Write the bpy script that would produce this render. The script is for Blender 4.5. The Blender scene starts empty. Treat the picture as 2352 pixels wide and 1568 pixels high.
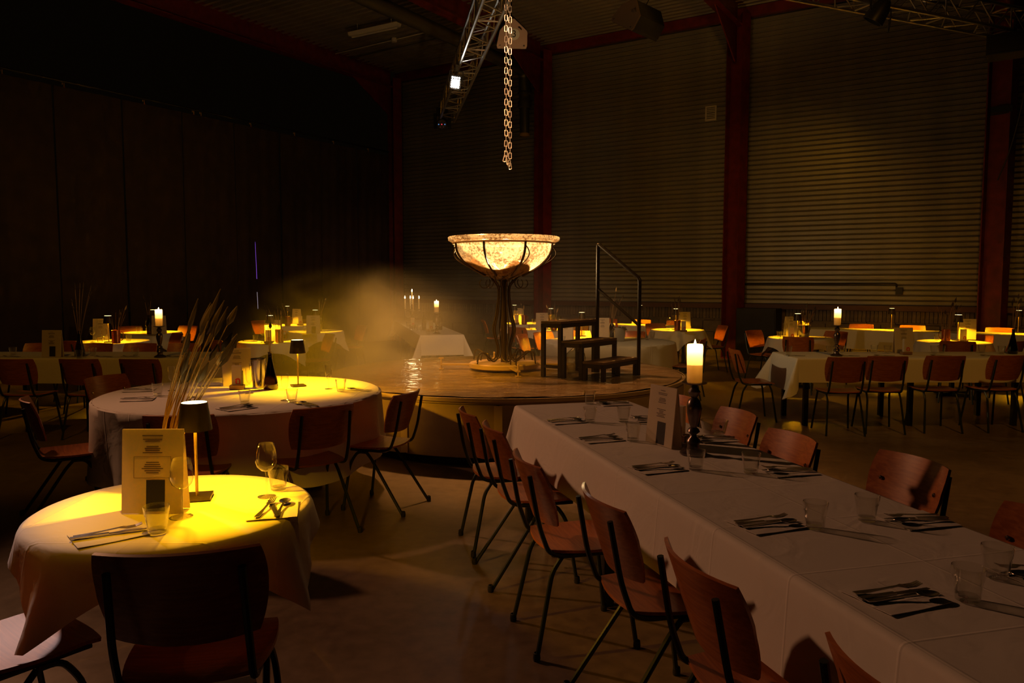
import bpy, math, random
from mathutils import Vector, Matrix, noise
random.seed(7)
pi = math.pi
sc = bpy.context.scene
COL = sc.collection

# ---------------------------------------------------------------- camera
F, CX, CY, HOR, EYE = 1750.0, 1176.0, 784.0, 650.0, 1.57
TH = math.atan((CY - HOR) / F)
cam = bpy.data.cameras.new('camera'); cam.lens = F / 2352 * 36; cam.sensor_width = 36
cam.clip_end = 200
camo = bpy.data.objects.new('camera', cam); COL.objects.link(camo)
camo.location = (0, 0, EYE); camo.rotation_euler = (pi / 2 - TH, 0, 0)
sc.camera = camo

# ---------------------------------------------------------------- world, exposure
w = bpy.data.worlds.new('world'); sc.world = w; w.use_nodes = True
w.node_tree.nodes['Background'].inputs[0].default_value = (1, .6, .25, 1)
w.node_tree.nodes['Background'].inputs[1].default_value = 0.0012
vs = sc.view_settings
vs.view_transform = 'Standard'; vs.look = 'None'; vs.gamma = 1; vs.use_curve_mapping = False
vs.exposure = 0.12
sc.cycles.use_denoising = True
sc.cycles.use_adaptive_sampling = True
sc.cycles.adaptive_threshold = .02
sc.cycles.adaptive_min_samples = 16
sc.cycles.max_bounces = 5
sc.cycles.diffuse_bounces = 3
sc.cycles.transparent_max_bounces = 16
sc.cycles.volume_bounces = 0
sc.cycles.volume_step_rate = 3.0
sc.cycles.caustics_reflective = False
sc.cycles.caustics_refractive = False
sc.cycles.sample_clamp_indirect = 4.0

# light table: name, position, aim, colour, watts, cone angle, softness radius
LAMP_W = 16.0                    # each table lamp
LAMP_COL = (1.0, .44, .006)
CANDLE_W = 2.2
BOWL_W = 120.0
BX0, BY0 = -.09, 8.46
SPOTS = [
    ('stage wash', (-1.3, 9.4, 5.3), (.0, 7.85, .6), (1.0, .43, .11), 1300, 49, .12),
    ('bowl and chain light', (.6, 4.2, 5.5), (BX0, BY0, 3.6), (1.0, .50, .24), 620, 40, .08),
    ('pink side light', (-6.5, 7.2, 4.8), (1.0, 3.15, .9), (1.0, .43, .20), 640, 52, .12),
    ('added pale chair beam', (-6.7, 7.9, 4.5), (-1.62, 2.30, .45), (1.0, .70, .66), 900, 7, .12),  # added narrow beam, out of view, only to brighten one seat
    ('amber smoke light', (-3.6, 4.4, 5.4), (-1.6, 7.7, 1.0), (1.0, .42, .003), 2100, 32, .10),
    ('added amber floor fill', (3.6, 3.0, 5.6), (3.8, 9.8, .0), (1.0, .42, .05), 210, 80, .15),  # added general amber fill, no such fitting in view
    ('added amber drape-side fill', (-3.6, 3.2, 5.7), (-5.2, 10.0, .6), (1.0, .42, .03), 110, 75, .15),  # unseen fill, added to lift the dark drape-side long table
    ('amber table light', (-1.0, 2.5, 5.3), (-1.24, 2.74, .75), (1.0, .42, .004), 560, 13.2, .03),
    ('added amber roof fill', (3.0, 8.8, 5.3), (2.2, 12.8, 7.25), (1.0, .46, .05), 95, 80, .15),  # added uplight above the frame, brightens the roof deck
    ('added amber wall fill', (2.6, 10.2, 5.4), (4.6, 15.9, 1.0), (1.0, .45, .03), 66, 75, .15),  # added fill that helps the table lamps brighten the cladding
]


def P(px, py, z):
    dx, dy = (px - CX) / F, -(py - CY) / F
    c, s = math.cos(TH), math.sin(TH)
    d = Vector((dx, dy * s + c, dy * c - s))
    t = (z - EYE) / d.z
    return Vector((0, 0, EYE)) + d * t


def PD(px, py, Y):
    dx, dy = (px - CX) / F, -(py - CY) / F
    c, s = math.cos(TH), math.sin(TH)
    d = Vector((dx, dy * s + c, dy * c - s))
    return Vector((0, 0, EYE)) + d * (Y / d.y)


# ---------------------------------------------------------------- mesh builder
def V(*a):
    return Vector(a)


class MB:
    def __init__(s):
        s.v, s.f = [], []

    def add(s, vs, fs):
        b = len(s.v); s.v += [tuple(p) for p in vs]; s.f += [tuple(i + b for i in q) for q in fs]
        return s

    def box(s, c, d, rz=0, rx=0, ry=0):
        M = Matrix.Rotation(rz, 3, 'Z') @ Matrix.Rotation(ry, 3, 'Y') @ Matrix.Rotation(rx, 3, 'X')
        c = Vector(c); h = Vector(d) / 2
        ps = [c + M @ Vector((x * h.x, y * h.y, z * h.z)) for z in (-1, 1) for y in (-1, 1) for x in (-1, 1)]
        return s.add(ps, [(0, 2, 3, 1), (4, 5, 7, 6), (0, 1, 5, 4), (2, 6, 7, 3), (0, 4, 6, 2), (1, 3, 7, 5)])

    def tube(s, pts, r, n=8, closed=False, cap=True):
        pts = [Vector(p) for p in pts]; m = len(pts)
        rs = r if isinstance(r, (list, tuple)) else [r] * m
        tg = []
        for i in range(m):
            a = pts[(i - 1) % m] if (closed or i > 0) else pts[i]
            b = pts[(i + 1) % m] if (closed or i < m - 1) else pts[i]
            tg.append((b - a).normalized())
        up = Vector((0, 0, 1)) if abs(tg[0].z) < .9 else Vector((1, 0, 0))
        nrm = (up - tg[0] * up.dot(tg[0])).normalized()
        vs, fs = [], []
        for i in range(m):
            nrm = (nrm - tg[i] * nrm.dot(tg[i]))
            nrm = nrm.normalized() if nrm.length > 1e-6 else tg[i].orthogonal().normalized()
            bn = tg[i].cross(nrm)
            for k in range(n):
                a = 2 * pi * k / n
                vs.append(pts[i] + (nrm * math.cos(a) + bn * math.sin(a)) * rs[i])
        for i in range(m if closed else m - 1):
            j = (i + 1) % m
            for k in range(n):
                l = (k + 1) % n
                fs.append((i * n + k, i * n + l, j * n + l, j * n + k))
        if cap and not closed:
            fs.append(tuple(range(n - 1, -1, -1))); fs.append(tuple((m - 1) * n + k for k in range(n)))
        return s.add(vs, fs)

    def lathe(s, prof, n=24, c=(0, 0, 0), cap0=False, cap1=False, a0=0, a1=2 * pi):
        full = abs(a1 - a0 - 2 * pi) < 1e-6
        k = n if full else n + 1
        vs, fs = [], []
        for r, z in prof:
            for i in range(k):
                a = a0 + (a1 - a0) * i / n
                vs.append((c[0] + r * math.cos(a), c[1] + r * math.sin(a), c[2] + z))
        for j in range(len(prof) - 1):
            for i in range(n):
                l = (i + 1) % k
                fs.append((j * k + i, j * k + l, (j + 1) * k + l, (j + 1) * k + i))
        if cap0: fs.append(tuple(range(k - 1, -1, -1)))
        if cap1: fs.append(tuple((len(prof) - 1) * k + i for i in range(k)))
        return s.add(vs, fs)

    def prism(s, poly, ex):
        n = len(poly); ex = Vector(ex)
        a = [Vector(p) for p in poly]; b = [p + ex for p in a]
        fs = [tuple(range(n - 1, -1, -1)), tuple(range(n, 2 * n))]
        fs += [(i, (i + 1) % n, n + (i + 1) % n, n + i) for i in range(n)]
        return s.add(a + b, fs)

    def shell(s, fn, nu, nv, t):
        """closed slab from a surface fn(u,v), u,v in [-1,1]; t = thickness vector or number (along normal)"""
        g = [[Vector(fn(-1 + 2 * i / nu, -1 + 2 * j / nv)) for i in range(nu + 1)] for j in range(nv + 1)]
        top, bot = [], []
        for j in range(nv + 1):
            for i in range(nu + 1):
                du = g[j][min(i + 1, nu)] - g[j][max(i - 1, 0)]
                dv = g[min(j + 1, nv)][i] - g[max(j - 1, 0)][i]
                nn = du.cross(dv); nn = nn.normalized() if nn.length > 1e-9 else Vector((0, 0, 1))
                top.append(g[j][i]); bot.append(g[j][i] - (nn * t if not isinstance(t, Vector) else t))
        N = (nu + 1) * (nv + 1); k = nu + 1; fs = []
        for j in range(nv):
            for i in range(nu):
                a = j * k + i
                fs.append((a, a + 1, a + k + 1, a + k)); fs.append((N + a, N + a + k, N + a + k + 1, N + a + 1))
        ring = [i for i in range(k)] + [j * k + nu for j in range(1, nv + 1)] + [nv * k + i for i in range(nu - 1, -1, -1)] + [j * k for j in range(nv - 1, 0, -1)]
        m = len(ring)
        for i in range(m):
            a, b = ring[i], ring[(i + 1) % m]
            fs.append((a, N + a, N + b, b))
        return s.add(top + bot, fs)

    def mesh(s, name, mat, ang=40, flat=False):
        me = bpy.data.meshes.new(name); me.from_pydata(s.v, [], s.f); me.validate()
        if not flat:
            me.polygons.foreach_set('use_smooth', [True] * len(me.polygons))
            me.set_sharp_from_angle(angle=math.radians(ang))
        me.materials.append(mat); me.update()
        return me


def fillet(pts, r, n=5):
    pts = [Vector(p) for p in pts]; out = [pts[0]]
    for i in range(1, len(pts) - 1):
        a, b, c = pts[i - 1], pts[i], pts[i + 1]
        d1, d2 = (a - b), (c - b)
        q = min(r, d1.length * .45, d2.length * .45)
        p1, p2 = b + d1.normalized() * q, b + d2.normalized() * q
        for k in range(n + 1):
            t = k / n
            out.append(p1 * (1 - t) ** 2 + b * 2 * t * (1 - t) + p2 * t * t)
    out.append(pts[-1]); return out


def catmull(pts, n=6):
    pts = [Vector(p) for p in pts]; out = []
    q = [pts[0] * 2 - pts[1]] + pts + [pts[-1] * 2 - pts[-2]]
    for i in range(1, len(q) - 2):
        a, b, c, d = q[i - 1:i + 3]
        for k in range(n):
            t = k / n
            out.append(.5 * (2 * b + (c - a) * t + (2 * a - 5 * b + 4 * c - d) * t * t + (3 * b - a - 3 * c + d) * t ** 3))
    out.append(pts[-1]); return out


# ---------------------------------------------------------------- objects
def tag(o, label=None, cat=None, group=None, kind=None):
    if label: o['label'] = label
    if cat: o['category'] = cat
    if group: o['group'] = group
    if kind: o['kind'] = kind
    return o


def obj(name, me, parent=None, loc=(0, 0, 0), rz=0, rot=None, scale=None):
    o = bpy.data.objects.new(name, me); COL.objects.link(o)
    o.location = loc
    o.rotation_euler = rot if rot else (0, 0, rz)
    if scale: o.scale = scale
    if parent is not None: o.parent = parent
    return o


class Kit:
    """a kind of thing: parts (and sub-parts) whose meshes every placed copy shares"""
    def __init__(s): s.p = []
    def add(s, name, me, under=None, label=None, loc=(0, 0, 0), rot=(0, 0, 0)):
        s.p.append((name, me, under, label, loc, rot)); return len(s.p) - 1
    def place(s, name, label, cat, loc, rz=0, group=None, rot=None, skip=(), scale=None):
        r = tag(obj(name, None, None, loc, rz, rot, scale), label, cat, group)
        r.empty_display_size = .05
        made = {}
        for i, (n, me, under, lb, l, ro) in enumerate(s.p):
            if n in skip: continue
            par = r if under is None else made.get(under, r)
            o = obj(n, me, par, l, rot=ro)
            if lb: o['label'] = lb
            made[i] = o
        return r


def struct(name, me, **k):
    o = obj(name, me, **k); o['kind'] = 'structure'; return o


# ---------------------------------------------------------------- materials
def new_mat(name):
    m = bpy.data.materials.new(name); m.use_nodes = True
    return m, m.node_tree, m.node_tree.nodes['Principled BSDF']


def mat(name, col, rough=.5, metal=0, noise_s=None, var=.15, bump=0, bscale=60, coat=0, trans=0, sss=0, stretch=(1, 1, 1), spec=None, rvar=0, objvar=0, coord='Object'):
    m, nt, b = new_mat(name); N, L = nt.nodes, nt.links
    b.inputs['Base Color'].default_value = (*col, 1)
    b.inputs['Roughness'].default_value = rough; b.inputs['Metallic'].default_value = metal
    if coat: b.inputs['Coat Weight'].default_value = coat; b.inputs['Coat Roughness'].default_value = .12
    if spec is not None: b.inputs['Specular IOR Level'].default_value = spec
    if sss:
        b.inputs['Subsurface Weight'].default_value = sss; b.inputs['Subsurface Radius'].default_value = (1, .62, .28); b.inputs['Subsurface Scale'].default_value = .06
    tc = N.new('ShaderNodeTexCoord'); mp = N.new('ShaderNodeMapping'); L.new(tc.outputs[coord], mp.inputs[0])
    mp.inputs['Scale'].default_value = stretch
    last = None
    if noise_s:
        n = N.new('ShaderNodeTexNoise'); n.inputs['Scale'].default_value = noise_s; n.inputs['Detail'].default_value = 5
        L.new(mp.outputs[0], n.inputs['Vector'])
        cr = N.new('ShaderNodeValToRGB')
        cr.color_ramp.elements[0].color = (*[c * (1 - var) for c in col], 1)
        cr.color_ramp.elements[1].color = (*[min(1, c * (1 + var)) for c in col], 1)
        cr.color_ramp.elements[0].position = .3; cr.color_ramp.elements[1].position = .7
        L.new(n.outputs[0], cr.inputs[0]); last = cr.outputs[0]
        if rvar:
            mr = N.new('ShaderNodeMapRange'); mr.inputs[3].default_value = rough - rvar; mr.inputs[4].default_value = rough + rvar
            L.new(n.outputs[0], mr.inputs[0]); L.new(mr.outputs[0], b.inputs['Roughness'])
    if objvar:
        oi = N.new('ShaderNodeObjectInfo'); hs = N.new('ShaderNodeHueSaturation')
        mr = N.new('ShaderNodeMapRange'); mr.inputs[3].default_value = 1 - objvar; mr.inputs[4].default_value = 1 + objvar
        L.new(oi.outputs['Random'], mr.inputs[0]); L.new(mr.outputs[0], hs.inputs['Value'])
        if last: L.new(last, hs.inputs['Color'])
        else: hs.inputs['Color'].default_value = (*col, 1)
        last = hs.outputs[0]
    if last: L.new(last, b.inputs['Base Color'])
    if bump:
        n2 = N.new('ShaderNodeTexNoise'); n2.inputs['Scale'].default_value = bscale; n2.inputs['Detail'].default_value = 4
        L.new(mp.outputs[0], n2.inputs['Vector'])
        bp = N.new('ShaderNodeBump'); bp.inputs['Strength'].default_value = bump; bp.inputs['Distance'].default_value = .01
        L.new(n2.outputs[0], bp.inputs['Height']); L.new(bp.outputs[0], b.inputs['Normal'])
    return m


def emit(name, col, s):
    m, nt, b = new_mat(name)
    b.inputs['Base Color'].default_value = (0, 0, 0, 1)
    b.inputs['Emission Color'].default_value = (*col, 1); b.inputs['Emission Strength'].default_value = s
    return m


def glass(name, tint=(.97, .97, .95), gloss=1.0, rough=.03, k=1.5):
    m, nt, b = new_mat(name); N, L = nt.nodes, nt.links
    N.remove(b); out = N['Material Output']
    t = N.new('ShaderNodeBsdfTransparent'); t.inputs[0].default_value = (*tint, 1)
    g = N.new('ShaderNodeBsdfGlossy'); g.inputs['Roughness'].default_value = rough; g.inputs['Color'].default_value = (gloss,) * 3 + (1,)
    fr = N.new('ShaderNodeLayerWeight'); fr.inputs[0].default_value = .5
    pw = N.new('ShaderNodeMath'); pw.operation = 'POWER'; pw.inputs[1].default_value = 2.4
    mu = N.new('ShaderNodeMath'); mu.operation = 'MULTIPLY_ADD'; mu.inputs[1].default_value = .75 * k; mu.inputs[2].default_value = .05; mu.use_clamp = True
    L.new(fr.outputs['Facing'], pw.inputs[0])
    mx = N.new('ShaderNodeMixShader')
    L.new(pw.outputs[0], mu.inputs[0]); L.new(mu.outputs[0], mx.inputs[0]); L.new(t.outputs[0], mx.inputs[1]); L.new(g.outputs[0], mx.inputs[2])
    L.new(mx.outputs[0], out.inputs[0])
    return m


def wood_mat(name, c1, c2, rough=.3, coat=.4, axis=(1, 14, 14)):
    m, nt, b = new_mat(name); N, L = nt.nodes, nt.links
    tc = N.new('ShaderNodeTexCoord'); mp = N.new('ShaderNodeMapping'); mp.inputs['Scale'].default_value = axis
    n = N.new('ShaderNodeTexNoise'); n.inputs['Scale'].default_value = 6; n.inputs['Detail'].default_value = 6; n.inputs['Distortion'].default_value = .6
    cr = N.new('ShaderNodeValToRGB'); cr.color_ramp.elements[0].color = (*c1, 1); cr.color_ramp.elements[1].color = (*c2, 1)
    cr.color_ramp.elements[0].position = .35; cr.color_ramp.elements[1].position = .7
    oi = N.new('ShaderNodeObjectInfo'); hs = N.new('ShaderNodeHueSaturation'); mr = N.new('ShaderNodeMapRange')
    mr.inputs[3].default_value = .75; mr.inputs[4].default_value = 1.2
    ad = N.new('ShaderNodeVectorMath'); ad.operation = 'ADD'
    L.new(tc.outputs['Object'], mp.inputs[0]); L.new(mp.outputs[0], ad.inputs[0]); L.new(oi.outputs['Random'], ad.inputs[1]); L.new(ad.outputs[0], n.inputs['Vector'])
    L.new(n.outputs[0], cr.inputs[0])
    L.new(cr.outputs[0], hs.inputs['Color']); L.new(oi.outputs['Random'], mr.inputs[0]); L.new(mr.outputs[0], hs.inputs['Value'])
    L.new(hs.outputs[0], b.inputs['Base Color'])
    b.inputs['Roughness'].default_value = rough; b.inputs['Coat Weight'].default_value = coat; b.inputs['Coat Roughness'].default_value = .15
    return m


def floor_mat():
    m, nt, b = new_mat('polished concrete'); N, L = nt.nodes, nt.links
    tc = N.new('ShaderNodeTexCoord')
    n = N.new('ShaderNodeTexNoise'); n.inputs['Scale'].default_value = .9; n.inputs['Detail'].default_value = 8; n.inputs['Roughness'].default_value = .62
    n2 = N.new('ShaderNodeTexNoise'); n2.inputs['Scale'].default_value = 14; n2.inputs['Detail'].default_value = 6
    mx = N.new('ShaderNodeMix'); mx.data_type = 'FLOAT'; mx.inputs[0].default_value = .35
    L.new(tc.outputs['Object'], n.inputs['Vector']); L.new(tc.outputs['Object'], n2.inputs['Vector'])
    L.new(n.outputs[0], mx.inputs[2]); L.new(n2.outputs[0], mx.inputs[3])
    cr = N.new('ShaderNodeValToRGB')
    cr.color_ramp.elements[0].color = (.105, .074, .05, 1); cr.color_ramp.elements[1].color = (.25, .18, .122, 1)
    cr.color_ramp.elements[0].position = .35; cr.color_ramp.elements[1].position = .66
    L.new(mx.outputs[0], cr.inputs[0]); L.new(cr.outputs[0], b.inputs['Base Color'])
    mr = N.new('ShaderNodeMapRange'); mr.inputs[3].default_value = .22; mr.inputs[4].default_value = .5
    L.new(mx.outputs[0], mr.inputs[0]); L.new(mr.outputs[0], b.inputs['Roughness'])
    bp = N.new('ShaderNodeBump'); bp.inputs['Strength'].default_value = .06; bp.inputs['Distance'].default_value = .02
    L.new(n2.outputs[0], bp.inputs['Height']); L.new(bp.outputs[0], b.inputs['Normal'])
    return m


def cloth_mat():
    m, nt, b = new_mat('white table linen'); N, L = nt.nodes, nt.links
    b.inputs['Base Color'].default_value = (.80, .76, .70, 1); b.inputs['Roughness'].default_value = .85
    b.inputs['Specular IOR Level'].default_value = .2
    tc = N.new('ShaderNodeTexCoord')
    n = N.new('ShaderNodeTexNoise'); n.inputs['Scale'].default_value = 5; n.inputs['Detail'].default_value = 3; n.inputs['Distortion'].default_value = 1.2
    bp = N.new('ShaderNodeBump'); bp.inputs['Strength'].default_value = .25; bp.inputs['Distance'].default_value = .02
    L.new(tc.outputs['Object'], n.inputs['Vector'])
    sx = N.new('ShaderNodeSeparateXYZ'); L.new(tc.outputs['Object'], sx.inputs[0]); last = n.outputs[0]
    for ax in ('X', 'Y'):                                              # pressed fold lines
        o = N.new('ShaderNodeMath'); o.operation = 'ADD'; o.inputs[1].default_value = 20.13; L.new(sx.outputs[ax], o.inputs[0])
        pp = N.new('ShaderNodeMath'); pp.operation = 'PINGPONG'; pp.inputs[1].default_value = .21; L.new(o.outputs[0], pp.inputs[0])
        mr = N.new('ShaderNodeMapRange'); mr.inputs[1].default_value = 0; mr.inputs[2].default_value = .006; mr.inputs[3].default_value = .22; mr.inputs[4].default_value = 0
        L.new(pp.outputs[0], mr.inputs[0])
        ad = N.new('ShaderNodeMath'); ad.operation = 'ADD'; L.new(last, ad.inputs[0]); L.new(mr.outputs[0], ad.inputs[1]); last = ad.outputs[0]
    L.new(last, bp.inputs['Height']); L.new(bp.outputs[0], b.inputs['Normal'])
    return m


def film_mat():
    m, nt, b = new_mat('wet crinkled film'); N, L = nt.nodes, nt.links
    tc = N.new('ShaderNodeTexCoord'); mp = N.new('ShaderNodeMapping'); mp.inputs['Scale'].default_value = (1.0, 4.2, 1)
    n = N.new('ShaderNodeTexNoise'); n.inputs['Scale'].default_value = 4; n.inputs['Detail'].default_value = 5; n.inputs['Distortion'].default_value = 2.2
    n.inputs['Roughness'].default_value = .6
    L.new(tc.outputs['Object'], mp.inputs[0]); L.new(mp.outputs[0], n.inputs['Vector'])
    bp = N.new('ShaderNodeBump'); bp.inputs['Strength'].default_value = 1.0; bp.inputs['Distance'].default_value = .09
    L.new(n.outputs[0], bp.inputs['Height']); L.new(bp.outputs[0], b.inputs['Normal'])
    b.inputs['Base Color'].default_value = (.36, .245, .155, 1); b.inputs['Roughness'].default_value = .2
    b.inputs['Coat Weight'].default_value = .5
    return m


def bowl_mat():
    m, nt, b = new_mat('speckled frosted glass'); N, L = nt.nodes, nt.links
    N.remove(b); out = N['Material Output']
    tc = N.new('ShaderNodeTexCoord')
    n = N.new('ShaderNodeTexNoise'); n.inputs['Scale'].default_value = 38; n.inputs['Detail'].default_value = 6; n.inputs['Roughness'].default_value = .7
    n2 = N.new('ShaderNodeTexNoise'); n2.inputs['Scale'].default_value = 4; n2.inputs['Detail'].default_value = 2
    ad = N.new('ShaderNodeMath'); ad.operation = 'MULTIPLY_ADD'; ad.inputs[1].default_value = .5
    L.new(tc.outputs['Object'], n.inputs['Vector']); L.new(tc.outputs['Object'], n2.inputs['Vector'])
    L.new(n2.outputs[0], ad.inputs[0]); L.new(n.outputs[0], ad.inputs[2])
    cr = N.new('ShaderNodeValToRGB'); cr.color_ramp.elements[0].position = .70; cr.color_ramp.elements[1].position = .84
    cr.color_ramp.elements[0].color = (.80, .66, .44, 1); cr.color_ramp.elements[1].color = (.12, .06, .02, 1)
    L.new(ad.outputs[0], cr.inputs[0])
    t = N.new('ShaderNodeBsdfTranslucent'); g = N.new('ShaderNodeBsdfGlossy'); g.inputs['Roughness'].default_value = .15
    tr = N.new('ShaderNodeBsdfTransparent'); d = N.new('ShaderNodeBsdfDiffuse')
    L.new(cr.outputs[0], t.inputs[0]); L.new(cr.outputs[0], d.inputs[0])
    m1 = N.new('ShaderNodeMixShader'); m1.inputs[0].default_value = .35; L.new(t.outputs[0], m1.inputs[1]); L.new(d.outputs[0], m1.inputs[2])
    m2 = N.new('ShaderNodeMixShader'); m2.inputs[0].default_value = .58; L.new(m1.outputs[0], m2.inputs[1]); L.new(tr.outputs[0], m2.inputs[2])
    m3 = N.new('ShaderNodeMixShader'); m3.inputs[0].default_value = .06; L.new(m2.outputs[0], m3.inputs[1]); L.new(g.outputs[0], m3.inputs[2])
    L.new(m3.outputs[0], out.inputs[0])
    return m


def volume_mat(name, dens, nscale, lo, hi, col=(1, 1, 1), aniso=.1, power=1.0):
    m = bpy.data.materials.new(name); m.use_nodes = True; nt = m.node_tree; N, L = nt.nodes, nt.links
    N.remove(N['Principled BSDF']); out = N['Material Output']
    tc = N.new('ShaderNodeTexCoord')
    ln = N.new('ShaderNodeVectorMath'); ln.operation = 'LENGTH'; L.new(tc.outputs['Object'], ln.inputs[0])
    fall = N.new('ShaderNodeMapRange'); fall.interpolation_type = 'SMOOTHSTEP'
    fall.inputs[1].default_value = 1.0; fall.inputs[2].default_value = .15; fall.inputs[3].default_value = 0; fall.inputs[4].default_value = 1
    L.new(ln.outputs['Value'], fall.inputs[0])
    n = N.new('ShaderNodeTexNoise'); n.inputs['Scale'].default_value = nscale; n.inputs['Detail'].default_value = 2.5; n.inputs['Distortion'].default_value = .9
    L.new(tc.outputs['Object'], n.inputs['Vector'])
    mr = N.new('ShaderNodeMapRange'); mr.inputs[1].default_value = lo; mr.inputs[2].default_value = hi; L.new(n.outputs[0], mr.inputs[0])
    a = N.new('ShaderNodeMath'); a.operation = 'MULTIPLY'; L.new(fall.outputs[0], a.inputs[0]); L.new(mr.outputs[0], a.inputs[1])
    d = N.new('ShaderNodeMath'); d.operation = 'MULTIPLY'; d.inputs[1].default_value = dens; L.new(a.outputs[0], d.inputs[0])
    vsn = N.new('ShaderNodeVolumeScatter'); vsn.inputs['Color'].default_value = (*col, 1); vsn.inputs['Anisotropy'].default_value = aniso
    L.new(d.outputs[0], vsn.inputs['Density']); L.new(vsn.outputs[0], out.inputs['Volume'])
    return m


M_floor, M_cloth = floor_mat(), cloth_mat()
M_ply = wood_mat('orange varnished plywood', (.33, .085, .016), (.50, .155, .035), .40, .25)
M_frame = mat('dark green tube', (.022, .030, .024), .38, .3)
M_rubber = mat('black rubber', (.012, .012, .012), .7)
M_black = mat('matt black', (.012, .011, .010), .55)
M_blackm = mat('black powder coat', (.018, .016, .014), .42, .2)
M_bronze = mat('dark bronze lamp metal', (.045, .035, .022), .4, .5)
M_steel = mat('polished steel', (.62, .60, .56), .18, 1)
M_cut = mat('cutlery steel', (.62, .60, .56), .26, 1)
M_alu = mat('aluminium truss', (.55, .52, .46), .32, .9)
M_chain = mat('galvanised chain', (.88, .80, .68), .36, .55)
M_red = mat('red oxide steel paint', (.15, .014, .009), .45, 0, 6, .3)
M_clad = mat('olive grey cladding', (.27, .245, .19), .38, .35, 3, .12, stretch=(1, .2, 1))
M_deck = mat('galvanised roof deck', (.30, .26, .19), .42, .4, 2, .15)
M_brick = mat('dark glazed brick', (.16, .12, .085), .5, 0, 20, .2, objvar=.25)
M_block = mat('painted block', (.17, .135, .10), .6, 0, 12, .15, objvar=.12)
M_mortar = mat('mortar', (.10, .085, .07), .9)
M_drape = mat('dark brown drape', (.040, .022, .014), .85, 0, 4, .2)
def paper_mat():
    m, nt, b = new_mat('cream card'); N, L = nt.nodes, nt.links
    b.inputs['Base Color'].default_value = (.82, .74, .60, 1); b.inputs['Roughness'].default_value = .75; b.inputs['Specular IOR Level'].default_value = .2
    t = N.new('ShaderNodeBsdfTranslucent'); t.inputs[0].default_value = (.85, .75, .58, 1)
    mx = N.new('ShaderNodeMixShader'); mx.inputs[0].default_value = .42
    L.new(b.outputs[0], mx.inputs[1]); L.new(t.outputs[0], mx.inputs[2]); L.new(mx.outputs[0], N['Material Output'].inputs[0])
    return m


M_paper = paper_mat()
M_ink = mat('printing ink', (.11, .08, .06), .7)
M_inkd = mat('dark printed panel', (.022, .02, .022), .6)
M_logo = mat('red printed emblem', (.62, .035, .02), .6)
M_boxwood = wood_mat('small wooden base', (.20, .10, .045), (.34, .19, .09), .5, .1)
M_pewter = mat('dark pewter', (.17, .135, .125), .28, .85, 18, .25)
def wax_mat():
    m, nt, b = new_mat('ivory wax'); N, L = nt.nodes, nt.links
    b.inputs['Base Color'].default_value = (.90, .80, .58, 1); b.inputs['Roughness'].default_value = .4
    t = N.new('ShaderNodeBsdfTranslucent'); t.inputs[0].default_value = (.95, .72, .36, 1)
    mx = N.new('ShaderNodeMixShader'); mx.inputs[0].default_value = .5
    L.new(b.outputs[0], mx.inputs[1]); L.new(t.outputs[0], mx.inputs[2]); L.new(mx.outputs[0], N['Material Output'].inputs[0])
    return m


M_wax = wax_mat()
M_wick = mat('charred wick', (.02, .015, .012), .9)
M_copper = mat('copper can', (.50, .17, .06), .28, .9)
M_glass = glass('clear glass'); M_dglass = glass('brown bottle glass', (.10, .055, .02), 1, .05, 1.3)
M_demij = glass('demijohn glass', (.80, .82, .74), 1, .04, 1.6)
M_stem = mat('dried stem', (.30, .18, .07), .8, objvar=.3)
M_head = mat('dark seed head', (.055, .035, .018), .9, objvar=.3)
M_pale = mat('pale seed head', (.55, .38, .17), .85)
M_iron = mat('forged iron', (.045, .028, .016), .42, .5)
M_ironl = mat('warm plated steel', (.58, .42, .29), .36, .3)
M_bowl = bowl_mat()
M_sand = mat('sand', (.42, .25, .13), .9, 0, 24, .4, bump=.8, bscale=16)
M_film = film_mat()
M_skirt = mat('stage skirting board', (.30, .22, .15), .6, 0, 5, .15)
M_batten = mat('pale batten', (.48, .36, .24), .6)
M_steps = mat('dark step steel', (.020, .015, .010), .4, .4)
M_tread = wood_mat('brown tread board', (.07, .040, .022), (.12, .072, .042), .45, .1)
M_plate = mat('putty plate', (.42, .27, .20), .5)
M_white = mat('off white paint', (.62, .56, .46), .5)
M_duct = mat('spiral duct', (.16, .15, .10), .35, .7)
M_foil = mat('orange bottle foil', (.62, .13, .03), .4, .3)
M_lampglow = emit('lamp glow', (1.0, .78, .30), 7.0)
M_flame = emit('candle flame', (1.0, .80, .42), 30.0)
M_led = emit('white LED', (1.0, .97, .92), 25.0)
M_ledr = emit('red LED', (1.0, .05, .10), 1.2)
M_ledb = emit('blue LED', (.10, .35, 1.0), .8)
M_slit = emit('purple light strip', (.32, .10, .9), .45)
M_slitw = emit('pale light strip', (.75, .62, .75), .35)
M_clipy = mat('yellow clip', (.75, .42, .03), .4)
M_bulb = emit('bulb in the sand', (1.0, .78, .42), 60.0)

# ================================================================= STRUCTURE
U = Vector((.8466, -.5325, 0)); NW = Vector((-.5325, -.8466, 0))     # along the corrugated wall, and out of it
W0 = Vector((.84, 18.60, 0))                                          # wall foot at the first column
WRZ = math.atan2(U.y, U.x)


def W(s, n, z):
    return W0 + U * s + NW * n + Vector((0, 0, z))


me = MB().box((0, 0, -.1), (60, 60, .2)).mesh('floor', M_floor, flat=True)
struct('floor', me, loc=(0, 12, 0))

S0, S1 = -4.6, 15.5
LEN = S1 - S0
# wall backing, sill, slats, bricks
mb = MB().box((LEN / 2, .15, 3.75), (LEN, .2, 7.5))
wall = struct('wall_right', mb.mesh('wall', M_mortar, flat=True), loc=W(S0, 0, 0), rz=WRZ)
BAY = 4.6
prof = [(0, 0), (.010, .012), (.026, .018), (.026, .078), (.010, .090), (0, .096)]
slat_me = {}


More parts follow.
